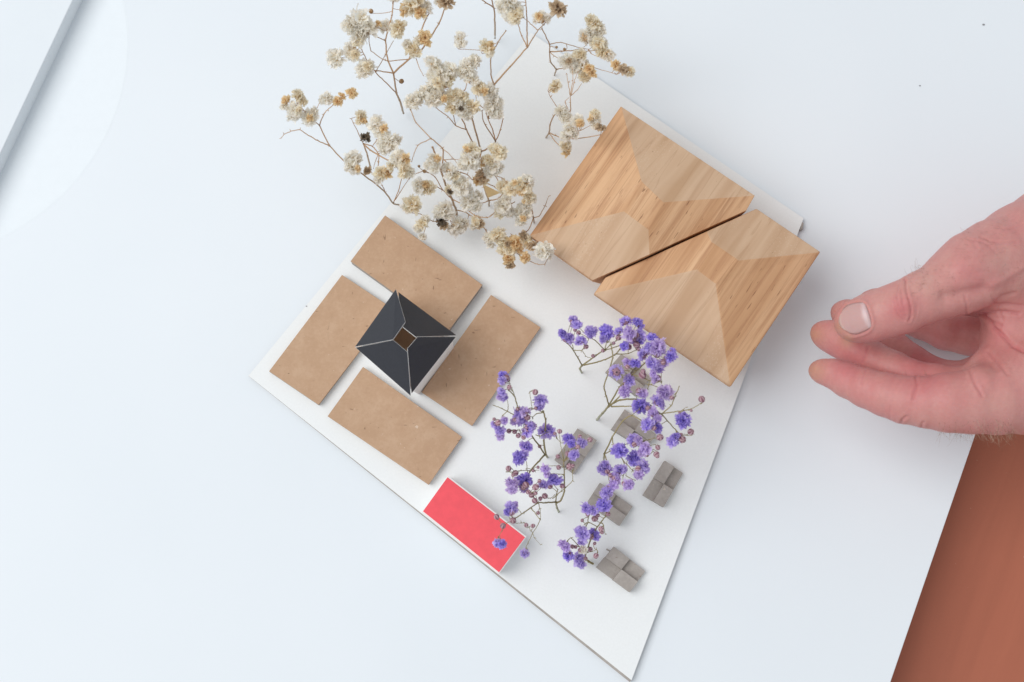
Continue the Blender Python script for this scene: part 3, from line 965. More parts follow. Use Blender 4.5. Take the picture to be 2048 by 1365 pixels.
sprig('cream_flower_sprig', 'cream flower sprig with a thick bent branch and a grey dried bud', GW, (742, 340),
      [(0.75, 0.6, [(742, 340, TB), (735, 312, 18), (727, 288, 34)]),
       (0.35, 0.25, [(727, 288, 34), (717, 268, 42), (703, 238, 50)]),
       (0.6, 0.5, [(727, 288, 34), (740, 301, 40), (756, 310, 46), (778, 322, 52), (797, 333, 56), (819, 356, 60)]),
       (0.45, 0.35, [(727, 288, 34), (745, 293, 42), (757, 309, 46), (757, 326, 44), (755, 338, 42)]),
       (0.3, 0.2, [(756, 310, 46), (750, 325, 40), (747, 338, 38)]),
       (0.35, 0.3, [(745, 293, 42), (757, 276, 50), (765, 262, 54)])],
      [(721, 235, 15, 'cream', 54), (727, 242, 9, 'amber', 55), (731, 276, 11, 'dark', 46), (752, 248, 18, 'white', 58), (760, 262, 14, 'white', 57), (768, 258, 9, 'amber', 60), (775, 285, 20, 'white', 58), (790, 280, 14, 'white', 58), (762, 285, 13, 'white', 56), (770, 298, 12, 'white', 57),
       (796, 318, 19, 'white', 62), (811, 317, 12, 'amber', 64), (808, 342, 17, 'cream', 63), (820, 345, 12, 'white', 62), (782, 332, 12, 'cream', 60), (762, 346, 15, 'cream', 48), (776, 346, 12, 'amber', 48), (757, 356, 12, 'white', 46)],
      TANC, 0.7)

sprig('cream_flower_sprig', 'dense cream flower sprig with dark upright stem, just above the layered kraft card', GW, (915, 434),
      [(0.95, 0.7, [(915, 434, TB), (912, 420, 10), (904, 399, 22), (891, 370, 36), (882, 342, 48), (873, 315, 58), (865, 295, 65)]),
       (0.5, 0.4, [(882, 342, 48), (886, 318, 54), (885, 297, 58), (862, 277, 62), (832, 246, 64), (821, 220, 66)]),
       (0.35, 0.25, [(862, 277, 62), (836, 291, 62), (828, 308, 62), (823, 324, 61)]),
       (0.45, 0.35, [(886, 318, 54), (898, 330, 57), (912, 342, 60)]),
       (0.3, 0.2, [(885, 297, 58), (905, 315, 60), (918, 332, 62)]),
       (0.3, 0.2, [(888, 320, 54), (905, 319, 58), (922, 320, 60)]),
       (0.4, 0.3, [(904, 399, 22), (885, 380, 32), (870, 354, 44), (848, 342, 50), (828, 350, 54)]),
       (0.35, 0.25, [(885, 380, 32), (860, 366, 40), (845, 362, 44)]),
       (0.45, 0.35, [(912, 420, 10), (932, 425, 14), (938, 430, 16), (955, 440, 20), (972, 462, 24), (982, 478, 26)]),
       (0.4, 0.3, [(904, 399, 22), (922, 408, 28), (950, 432, 30), (975, 436, 32), (992, 424, 38)]),
       (0.4, 0.3, [(914, 428, 6), (895, 441, 12), (866, 443, 16), (845, 430, 20), (824, 426, 22)]),
       (0.4, 0.3, [(891, 370, 36), (915, 385, 42), (940, 400, 46)]),
       (0.4, 0.3, [(912, 342, 60), (935, 350, 58), (945, 360, 56), (966, 352, 56)])],
      [(866, 321, 15, 'white', 66), (868, 335, 14, 'white', 64), (874, 318, 9, 'amber', 67), (856, 330, 9, 'white', 63), (902, 346, 17, 'white', 62), (894, 336, 12, 'white', 61), (910, 352, 11, 'cream', 62), (942, 301, 16, 'cream', 64), (934, 300, 8, 'amber', 66), (938, 322, 20, 'white', 64), (950, 326, 14, 'white', 63), (926, 330, 12, 'white', 63),
       (922, 372, 20, 'white', 58), (915, 362, 12, 'white', 58), (934, 380, 13, 'white', 56), (899, 380, 11, 'cream', 46), (900, 384, 6, 'dark', 50), (942, 402, 20, 'white', 52), (932, 408, 14, 'white', 50), (950, 412, 14, 'white', 50), (956, 392, 12, 'white', 52),
       (838, 372, 17, 'white', 48), (856, 376, 15, 'cream', 48), (850, 370, 8, 'amber', 50), (888, 420, 20, 'white', 26), (878, 424, 14, 'white', 25), (898, 430, 12, 'white', 24), (882, 443, 10, 'dark', 22), (888, 452, 9, 'brown', 20), (915, 452, 19, 'white', 18), (905, 460, 12, 'white', 16), (928, 448, 12, 'white', 18),
       (843, 449, 14, 'cream', 24), (850, 440, 10, 'white', 24), (836, 458, 10, 'white', 23), (845, 474, 9, 'white', 20), (955, 443, 13, 'cream', 28), (960, 450, 9, 'brown', 28), (948, 452, 10, 'white', 26), (838, 333, 3, 'tan', 52), (849, 343, 4, 'tan', 54)],
      TANC, 0.9)

sprig('cream_flower_sprig', 'spreading cream flower sprig with a papery tan leaf, close to the wood block corner', GW, (978, 412),
      [(0.7, 0.5, [(978, 412, TB), (978, 402, 12), (974, 392, 20), (968, 375, 32), (964, 358, 42), (966, 345, 48)]),
       (0.45, 0.35, [(978, 402, 12), (996, 398, 22), (1006, 386, 34), (1000, 368, 44), (990, 352, 50)]),
       (0.4, 0.3, [(1006, 386, 34), (985, 372, 42), (972, 366, 44)]),
       (0.4, 0.3, [(978, 402, 12), (960, 408, 20), (948, 412, 26)]),
       (0.4, 0.3, [(1006, 386, 34), (1016, 398, 38), (1022, 410, 38), (1030, 430, 36), (1036, 440, 34)]),
       (0.45, 0.35, [(1000, 368, 44), (1014, 364, 48), (1030, 378, 50), (1044, 384, 50)]),
       (0.4, 0.3, [(966, 345, 48), (960, 330, 54), (962, 318, 56), (958, 300, 58)]),
       (0.35, 0.3, [(966, 345, 48), (980, 328, 54), (984, 316, 56), (992, 306, 58)]),
       (0.3, 0.2, [(990, 352, 50), (1004, 356, 52), (1014, 366, 52)]),
       (0.35, 0.25, [(1030, 404, 36), (1015, 412, 34), (992, 424, 30), (975, 436, 26)])],
      [(996, 304, 17, 'cream', 62), (988, 296, 11, 'cream', 61), (1002, 312, 10, 'cream', 61), (976, 320, 13, 'cream', 60), (966, 326, 9, 'amber', 58), (986, 334, 17, 'white', 58), (996, 338, 12, 'white', 57), (978, 346, 12, 'white', 56), (964, 352, 14, 'brown', 54), (956, 360, 11, 'amber', 52), (970, 362, 10, 'cream', 52),
       (1006, 374, 17, 'cream', 50), (1022, 380, 15, 'cream', 52), (1030, 370, 12, 'cream', 54), (1046, 372, 17, 'cream', 54), (1056, 362, 14, 'white', 54), (1042, 384, 9, 'amber', 54), (1058, 394, 15, 'cream', 50), (1052, 402, 9, 'amber', 49), (1066, 400, 9, 'white', 49),
       (1005, 412, 17, 'white', 44), (1000, 426, 12, 'cream', 42), (1018, 424, 14, 'white', 42), (1012, 400, 10, 'white', 46), (1046, 424, 19, 'white', 40), (1054, 416, 12, 'white', 41), (1042, 440, 13, 'white', 38), (1046, 438, 7, 'amber', 42), (1030, 366, 6, 'amber', 57)],
      TANC, 0.7)
lv = bpy.data.objects['cream_flower_sprig.008']
og = np.array(lv.location) * 1000
a = [P(965, 368, 47) - og, P(1001, 386, 46) - og, P(976, 396, 40) - og]
V = a + [(a[0] + a[1] + a[2]) / 3 + np.array([0, 0, 0.9])]
leaf = mesh('leaf', np.array(V + [p - np.array([0, 0, 0.15]) for p in V]), [[0, 1, 3], [1, 2, 3], [2, 0, 3], [5, 4, 7], [6, 5, 7], [4, 6, 7], [0, 4, 5, 1], [1, 5, 6, 2], [2, 6, 4, 0]], ['petal'], None, np.array([(0.90, 0.76, 0.50)] * 8))
link('leaf', leaf, lv)

sprig('cream_flower_sprig', 'short tan flower sprig beside the wood block with the most withered brown blossoms', GW, (1068, 446),
      [(0.6, 0.45, [(1068, 446, TB), (1067, 436, 10), (1064, 422, 18), (1058, 410, 24)]),
       (0.4, 0.2, [(1067, 436, 10), (1079, 432, 18), (1090, 412, 28), (1097, 393, 34)]),
       (0.4, 0.3, [(1067, 436, 10), (1060, 455, 14), (1048, 470, 18), (1035, 486, 22), (1010, 488, 24), (996, 478, 26)]),
       (0.35, 0.3, [(1048, 470, 18), (1030, 505, 22), (1022, 515, 24)]),
       (0.32, 0.22, [(1030, 505, 22), (1058, 522, 26), (1078, 530, 30), (1090, 528, 34), (1094, 520, 37)]),
       (0.3, 0.22, [(1020, 484, 24), (1016, 478, 26), (1024, 470, 28)])],
      [(994, 470, 16, 'cream', 32), (1002, 480, 12, 'cream', 31), (978, 476, 13, 'white', 30), (980, 488, 10, 'white', 28), (1014, 490, 13, 'cream', 30), (1008, 502, 13, 'cream', 28), (1030, 486, 17, 'amber', 32), (1036, 498, 13, 'amber', 30), (1022, 500, 13, 'cream', 30), (1052, 480, 14, 'cream', 33), (1046, 472, 10, 'brown', 34), (1066, 492, 11, 'brown', 34), (1058, 488, 11, 'amber', 33),
       (1018, 518, 12, 'amber', 28), (1020, 530, 10, 'brown', 27), (1050, 516, 11, 'amber', 30), (1088, 502, 18, 'white', 42), (1096, 512, 9, 'white', 41), (1016, 488, 8, 'brown', 33)],
      TANC, 0.6)

# ---- violet
sprig('violet_flower_sprig', 'violet flower sprig with a hooked stem foot, close to the wooden block', GV, z1(360, 715),
      [(0.8, 0.75, Z(z1, (360, 715, TB), (340, 668, 14), (365, 633, 28))),
       (0.5, 0.4, Z(z1, (365, 633, 28), (315, 545, 34), (265, 460, 40), (192, 372, 44))),
       (0.4, 0.3, Z(z1, (265, 460, 40), (256, 400, 44))),
       (0.35, 0.25, Z(z1, (265, 460, 40), (360, 462, 43), (420, 380, 46), (445, 320, 48))),
       (0.25, 0.2, Z(z1, (370, 465, 43), (410, 530, 42), (460, 548, 42))),
       (0.6, 0.5, Z(z1, (365, 633, 28), (500, 540, 36), (620, 455, 42))),
       (0.4, 0.3, Z(z1, (620, 455, 42), (515, 350, 46), (465, 322, 47))),
       (0.35, 0.3, Z(z1, (620, 455, 42), (645, 370, 47), (660, 330, 49))),
       (0.35, 0.3, Z(z1, (620, 455, 42), (700, 390, 47), (760, 350, 50))),
       (0.4, 0.3, Z(z1, (625, 460, 42), (760, 420, 47), (840, 380, 50), (900, 330, 52))),
       (0.55, 0.5, Z(z1, (385, 630, 29), (540, 595, 36), (630, 567, 39), (735, 515, 43), (795, 450, 48))),
       (0.4, 0.3, Z(z1, (735, 505, 43), (890, 498, 46), (985, 455, 49)))],
      H(z1, 5.688, (265, 125, 72, 'violet'), (310, 170, 55, 'violet'), (140, 275, 62, 'deep'), (215, 325, 70, 'violet'), (345, 355, 72, 'violet'), (465, 250, 75, 'violet'), (640, 250, 92, 'deep'), (660, 300, 70, 'violet'), (605, 335, 50, 'violet'), (780, 245, 58, 'violet'), (860, 132, 74, 'violet'), (1000, 155, 76, 'deep'), (905, 270, 88, 'lilac'), (950, 330, 70, 'lilac'), (1040, 290, 70, 'violet'), (1015, 350, 60, 'deep'), (845, 410, 55, 'deep'),
        (285, 230, 25, 'mauve'), (325, 262, 28, 'mauve'), (245, 180, 22, 'mauve'), (410, 420, 29, 'mauve'), (490, 525, 23, 'mauve'), (600, 465, 22, 'mauve'), (780, 315, 36, 'mauve'), (895, 425, 36, 'mauve'), (985, 400, 42, 'mauve'), (1010, 445, 28, 'mauve'), (725, 380, 21, 'mauve'), (170, 345, 24, 'mauve'), (985, 290, 34, 'mauve')),
      OLIVE, 0.7, True)

sprig('violet_flower_sprig', 'largest violet flower sprig with a thick oblique pale green stem', GV, z1(535, 1250),
      [(1.0, 0.85, Z(z1, (535, 1250, TB), (600, 1175, 18), (665, 1100, 32))),
       (0.55, 0.5, Z(z1, (670, 1085, 32), (640, 980, 38), (615, 870, 43), (715, 550, 52), (690, 390, 55))),
       (0.6, 0.5, Z(z1, (665, 1100, 32), (790, 880, 42), (930, 740, 48), (1075, 610, 53), (1160, 500, 55))),
       (0.55, 0.45, Z(z1, (680, 1095, 33), (800, 975, 40), (900, 860, 44))),
       (0.7, 0.5, Z(z1, (665, 1100, 32), (795, 1025, 38), (985, 1018, 44), (1140, 1085, 46), (1250, 1180, 47), (1270, 1185, 47))),
       (0.6, 0.4, Z(z1, (700, 1102, 33), (830, 1098, 40), (950, 1098, 44))),
       (0.4, 0.3, Z(z1, (930, 740, 48), (1010, 760, 49), (1130, 810, 49), (1110, 900, 46))),
       (0.3, 0.2, Z(z1, (1090, 840, 48), (1200, 870, 49), (1270, 900, 49))),
       (0.3, 0.2, Z(z1, (1110, 860, 48), (1270, 815, 50), (1250, 780, 52))),
       (0.45, 0.35, Z(z1, (1270, 1185, 47), (1380, 1090, 50), (1420, 990, 51), (1470, 870, 52))),
       (0.45, 0.25, Z(z4, (925, 385, 47), (1150, 355, 50), (1270, 330, 51), (1385, 262, 52))),
       (0.45, 0.3, Z(z4, (925, 385, 47), (1010, 485, 46), (1100, 582, 45), (1165, 635, 45))),
       (0.25, 0.18, Z(z4, (1165, 635, 45), (1270, 635, 46), (1275, 610, 46))),
       (0.25, 0.18, Z(z4, (1150, 355, 50), (1205, 316, 51)))],
      H(z1, 5.688, (755, 705, 78, 'violet'), (905, 800, 66, 'violet'), (850, 930, 78, 'lilac'), (880, 600, 58, 'lilac'), (965, 610, 66, 'deep'), (1060, 505, 76, 'violet'), (1160, 610, 82, 'violet'), (1225, 430, 95, 'lilac'), (1120, 430, 60, 'violet'), (1165, 315, 62, 'deep'), (1230, 350, 40, 'deep'), (1375, 530, 70, 'deep'), (1390, 480, 50, 'deep'), (1290, 600, 72, 'lilac'), (1250, 670, 58, 'violet'), (1170, 720, 45, 'lilac'), (1200, 790, 58, 'lilac'), (1050, 950, 62, 'lilac'), (1305, 935, 92, 'lilac'), (1235, 1050, 88, 'violet'), (1030, 1100, 98, 'deep'), (1175, 1165, 66, 'lilac'),
        (1050, 745, 46, 'mauve'), (1225, 780, 40, 'mauve'), (800, 700, 36, 'mauve'), (860, 830, 30, 'mauve'), (1010, 920, 34, 'mauve'), (880, 650, 30, 'mauve'), (1260, 430, 32, 'mauve'), (1290, 600, 30, 'mauve'), (1115, 1120, 30, 'mauve'), (1060, 700, 28, 'mauve'), (1220, 520, 30, 'mauve'), (1385, 1000, 26, 'mauve'), (1380, 560, 22, 'mauve'))
      + H(z4, 5.688, (1170, 465, 88, 'deep'), (1060, 690, 76, 'violet'), (1090, 640, 45, 'deep'), (770, 505, 80, 'violet'), (870, 540, 74, 'deep'), (835, 385, 62, 'lilac'), (890, 440, 42, 'lilac'),
          (1385, 222, 39, 'mauve'), (1266, 350, 17, 'mauve'), (1130, 376, 16, 'mauve'), (1260, 592, 36, 'mauve'), (1165, 680, 42, 'mauve'), (1150, 620, 20, 'mauve'), (775, 322, 26, 'mauve'), (840, 550, 30, 'mauve')),
      OLIVE, 0.9, True)

sprig('violet_flower_sprig', 'violet flower sprig arching over a grey block with paired striped buds', GV, z4(272, 930),
      [(0.75, 0.65, Z(z4, (272, 930, TB), (272, 885, 12), (277, 842, 24))),
       (0.6, 0.5, Z(z4, (277, 842, 24), (350, 690, 32), (365, 655, 34), (485, 468, 42), (590, 405, 46), (700, 465, 48))),
       (0.3, 0.25, Z(z4, (590, 405, 46), (680, 330, 49))),
       (0.45, 0.35, Z(z4, (277, 842, 24), (345, 812, 30), (420, 790, 36))),
       (0.45, 0.35, Z(z4, (277, 842, 24), (310, 935, 27), (330, 1000, 29), (345, 1090, 31), (340, 1170, 32), (310, 1260, 33))),
       (0.4, 0.3, Z(z4, (420, 800, 36), (490, 920, 36), (520, 1010, 36), (490, 1100, 36))),
       (0.3, 0.2, Z(z4, (490, 920, 36), (600, 1030, 38), (660, 1000, 40))),
       (0.3, 0.2, Z(z4, (520, 1090, 36), (580, 1125, 37), (630, 1145, 38))),
       (0.4, 0.3, Z(z4, (365, 655, 34), (380, 740, 36), (470, 740, 38), (600, 720, 41))),
       (0.35, 0.2, Z(z4, (600, 720, 41), (720, 695, 44), (780, 680, 45), (880, 650, 46))),
       (0.3, 0.2, Z(z4, (720, 695, 44), (790, 770, 44), (860, 840, 44))),
       (0.22, 0.16, Z(z4, (790, 760, 44), (840, 735, 45), (885, 750, 45)))],
      H(z4, 5.688, (610, 690, 76, 'violet'), (660, 690, 56, 'lilac'), (740, 790, 84, 'lilac'), (700, 830, 50, 'lilac'), (450, 800, 96, 'deep'), (410, 790, 55, 'lilac'), (620, 895, 84, 'deep'), (725, 985, 80, 'violet'), (670, 1080, 66, 'lilac'), (285, 1005, 90, 'violet'), (240, 1010, 50, 'violet'), (455, 1025, 80, 'violet'), (405, 1120, 70, 'lilac'), (380, 1195, 62, 'lilac'), (550, 1195, 70, 'lilac'), (300, 1285, 74, 'violet'),
        (405, 800, 34, 'mauve'), (620, 735, 32, 'mauve'), (660, 1010, 34, 'mauve'), (310, 1040, 32, 'mauve'), (345, 1085, 26, 'mauve'), (520, 1020, 24, 'mauve'), (500, 1180, 28, 'mauve'), (910, 655, 38, 'mauve'), (885, 772, 32, 'mauve'), (870, 848, 36, 'mauve'), (880, 870, 28, 'mauve'), (760, 855, 26, 'mauve'), (330, 1235, 28, 'mauve')),
      OLIVE, 0.7, True)

sprig('violet_flower_sprig', 'low violet flower sprig with a cut stem end and one whitish blossom', GV, z5(440, 930),
      [(0.85, 0.85, Z(z5, (490, 957, TB + 3.2), (440, 930, TB + 0.9), (405, 900, TB + 3), (398, 880, 8))),
       (0.6, 0.5, Z(z5, (398, 880, 8), (410, 830, 12), (455, 700, 18), (520, 565, 22), (575, 490, 25), (635, 410, 28))),
       (0.35, 0.25, Z(z5, (575, 490, 25), (600, 500, 26), (630, 620, 25))),
       (0.35, 0.25, Z(z5, (540, 535, 23), (450, 487, 26), (400, 500, 27), (370, 470, 27))),
       (0.4, 0.3, Z(z5, (410, 530, 24), (430, 490, 26), (433, 410, 29))),
       (0.35, 0.3, Z(z5, (410, 830, 12), (330, 760, 17), (240, 660, 22), (205, 690, 22), (170, 730, 22))),
       (0.25, 0.2, Z(z5, (410, 830, 12), (480, 815, 17), (530, 795, 19), (545, 830, 19))),
       (0.35, 0.3, Z(z5, (410, 540, 24), (380, 600, 24), (370, 640, 25))),
       (0.3, 0.2, Z(z5, (635, 410, 28), (640, 350, 31), (650, 200, 33)))],
      H(z5, 5.6875, (650, 145, 72, 'violet'), (610, 292, 84, 'deep'), (415, 325, 70, 'violet'), (480, 350, 66, 'violet'), (365, 610, 86, 'violet'), (370, 690, 66, 'violet'), (505, 620, 74, 'deep'), (150, 735, 56, 'lilac'), (185, 770, 50, 'lilac'), (210, 860, 72, 'deep'), (320, 900, 76, 'violet'), (350, 950, 62, 'violet'), (375, 800, 52, 'white'),
        (510, 442, 38, 'mauve'), (367, 463, 23, 'mauve'), (580, 560, 32, 'mauve'), (590, 595, 26, 'mauve'), (255, 760, 28, 'mauve'), (290, 765, 22, 'mauve'), (508, 725, 21, 'mauve'), (455, 792, 33, 'mauve'), (523, 865, 33, 'mauve'), (660, 388, 28, 'mauve'), (405, 895, 22, 'mauve'), (545, 405, 24, 'mauve'), (470, 650, 30, 'mauve'), (430, 395, 28, 'mauve'), (195, 740, 30, 'mauve'), (340, 800, 24, 'mauve')),
      OLIVE, 0.8, True)

sprig('violet_flower_sprig', 'violet flower sprig dangling one blossom over the red topped block', GV, q3(978, 648),
      [(0.85, 0.75, Z(q3, (978, 648, TB), (955, 595, 10), (940, 525, 22))),
       (0.7, 0.45, Z(q3, (955, 535, 21), (1005, 505, 26), (1045, 400, 32), (1050, 330, 35), (1045, 180, 40), (1040, 20, 44))),
       (0.5, 0.4, Z(q3, (940, 525, 22), (950, 430, 30), (965, 370, 34))),
       (0.35, 0.25, Z(q3, (900, 480, 28), (1000, 395, 34), (1065, 345, 37), (1150, 255, 40), (1145, 130, 43))),
       (0.25, 0.2, Z(q3, (930, 430, 31), (880, 475, 33), (845, 480, 34))),
       (0.6, 0.45, Z(q3, (940, 525, 22), (830, 532, 27), (720, 535, 32), (632, 595, 36))),
       (0.4, 0.3, Z(q3, (720, 535, 32), (670, 470, 36), (640, 420, 38), (600, 390, 39))),
       (0.5, 0.35, Z(q3, (632, 595, 36), (550, 650, 39), (470, 708, 41), (420, 730, 42))),
       (0.25, 0.18, Z(q3, (420, 745, 42), (330, 790, 42), (275, 880, 42), (232, 960, 42))),
       (0.22, 0.16, Z(q3, (440, 790, 42), (510, 785, 42), (555, 780, 42))),
       (0.4, 0.3, Z(q3, (632, 595, 36), (690, 670, 38), (748, 745, 39))),
       (0.3, 0.25, Z(q3, (725, 540, 32), (745, 610, 35), (750, 735, 39))),
       (0.28, 0.2, Z(q3, (748, 745, 39), (700, 840, 40), (655, 910, 40), (600, 1020, 39), (562, 1105, 38))),
       (0.22, 0.16, Z(q3, (655, 910, 40), (620, 870, 41), (615, 830, 41))),
       (0.22, 0.12, Z(q3, (655, 910, 40), (670, 965, 39), (750, 1055, 36)))],
      H(q3, 6.204, (930, 240, 92, 'deep'), (880, 270, 50, 'deep'), (810, 110, 62, 'lilac'), (830, 170, 50, 'lilac'), (785, 310, 68, 'violet'), (385, 600, 84, 'violet'), (430, 560, 48, 'lilac'), (340, 650, 48, 'deep'), (225, 1040, 66, 'violet'), (280, 1045, 54, 'deep'), (552, 1165, 56, 'violet'),
        (390, 650, 42, 'mauve'), (410, 755, 44, 'mauve'), (285, 820, 36, 'mauve'), (206, 708, 36, 'mauve'), (572, 810, 28, 'mauve'), (656, 820, 28, 'mauve'), (690, 340, 42, 'mauve'), (740, 265, 26, 'mauve'), (870, 330, 34, 'mauve'), (1022, 325, 32, 'mauve'), (805, 450, 40, 'mauve'), (748, 482, 29, 'mauve'), (680, 508, 38, 'mauve'), (640, 440, 34, 'mauve'), (600, 400, 32, 'mauve'), (690, 415, 24, 'mauve'), (235, 1005, 34, 'mauve'), (562, 1145, 34, 'mauve'), (720, 660, 24, 'mauve'), (975, 95, 32, 'mauve'), (1110, 85, 44, 'mauve'), (1150, 75, 28, 'mauve'))
      + H(q2, 6.204, (1100, 985, 82, 'deep'), (1130, 1040, 56, 'deep'), (1165, 1185, 72, 'violet'), (1265, 1030, 68, 'violet'), (1365, 992, 34, 'mauve'), (1215, 1080, 32, 'mauve'), (1240, 950, 24, 'mauve'), (966, 1200, 28, 'mauve'), (1090, 1165, 34, 'mauve'), (987, 888, 33, 'mauve')),
      OLIVE, 0.8, True)

sprig('violet_flower_sprig', 'violet flower sprig leaning over the corner of a kraft card', GV, q2(838, 1212),
      [(0.8, 0.7, Z(q2, (838, 1212, TB), (828, 1195, 8), (806, 1178, 18))),
       (0.75, 0.6, Z(q2, (825, 1185, 8), (800, 1090, 20), (792, 1000, 28), (812, 850, 36), (815, 740, 41), (785, 640, 45))),
       (0.6, 0.45, Z(q2, (806, 1178, 18), (730, 1060, 27), (650, 955, 34), (560, 800, 42), (470, 595, 48), (432, 460, 51), (355, 375, 52))),
       (0.3, 0.22, Z(q2, (432, 460, 51), (395, 350, 53), (350, 260, 54))),
       (0.4, 0.3, Z(q2, (500, 720, 45), (400, 672, 46), (340, 640, 47), (260, 600, 48), (178, 568, 48))),
       (0.3, 0.22, Z(q2, (340, 640, 47), (350, 580, 48), (338, 480, 50))),
       (0.3, 0.25, Z(q2, (340, 640, 47), (280, 690, 47), (255, 750, 47))),
       (0.4, 0.3, Z(q2, (785, 650, 45), (640, 600, 47), (580, 605, 47))),
       (0.22, 0.16, Z(q2, (645, 600, 47), (630, 500, 50), (620, 395, 51), (660, 400, 51))),
       (0.4, 0.3, Z(q2, (785, 655, 45), (700, 670, 45), (650, 715, 45))),
       (0.35, 0.25, Z(q2, (690, 930, 35), (740, 950, 36), (830, 900, 40))),
       (0.22, 0.16, Z(q2, (930, 900, 42), (950, 975, 42), (1015, 1035, 42))),
       (0.7, 0.5, Z(q2, (806, 1178, 18), (720, 1270, 24), (650, 1345, 28)) + Z(q3, (595, 185, 34), (560, 260, 37))),
       (0.3, 0.22, Z(q3, (595, 170, 34), (580, 110, 37), (578, 30, 40), (555, 5, 41))),
       (0.3, 0.2, Z(q3, (620, 135, 32), (500, 135, 36), (400, 150, 38), (325, 152, 39), (340, 130, 40))),
       (0.25, 0.18, Z(q3, (610, 140, 33), (680, 130, 36), (730, 132, 38))),
       (0.25, 0.2, Z(q2, (500, 880, 41), (400, 880, 42), (310, 878, 43)))],
      H(q2, 6.204, (290, 190, 66, 'deep'), (275, 260, 60, 'violet'), (330, 220, 46, 'lilac'), (270, 400, 66, 'violet'), (290, 460, 60, 'violet'), (240, 460, 44, 'lilac'), (500, 700, 106, 'violet'), (560, 650, 70, 'lilac'), (430, 760, 60, 'lilac'), (600, 860, 98, 'violet'), (560, 900, 60, 'lilac'), (650, 820, 56, 'lilac'), (750, 500, 80, 'violet'), (740, 570, 60, 'violet'), (830, 880, 106, 'violet'), (185, 810, 58, 'violet'), (300, 755, 54, 'lilac'), (250, 880, 68, 'violet'), (250, 945, 58, 'lilac'), (570, 1080, 82, 'violet'), (480, 1220, 80, 'deep'), (540, 1180, 60, 'violet'),
        (320, 220, 40, 'mauve'), (300, 275, 26, 'mauve'), (362, 340, 33, 'mauve'), (685, 402, 35, 'mauve'), (176, 738, 23, 'mauve'), (225, 780, 38, 'mauve'), (300, 750, 34, 'mauve'), (360, 885, 33, 'mauve'), (430, 892, 32, 'mauve'), (475, 940, 32, 'mauve'), (540, 962, 32, 'mauve'), (585, 715, 42, 'mauve'), (680, 820, 30, 'mauve'), (740, 1075, 24, 'mauve'), (470, 610, 30, 'mauve'), (690, 600, 22, 'mauve'), (355, 1350, 36, 'mauve'), (930, 915, 22, 'mauve'))
      + H(q3, 6.204, (390, 290, 78, 'lilac'), (400, 360, 66, 'lilac'), (560, 260, 90, 'deep'), (490, 250, 60, 'violet'), (540, 350, 60, 'lilac'), (720, 93, 21, 'mauve'), (440, 165, 38, 'mauve'), (570, 310, 42, 'mauve'), (540, 345, 34, 'mauve'), (660, 135, 20, 'mauve'), (410, 190, 24, 'mauve')),
      OLIVE, 0.8, True)
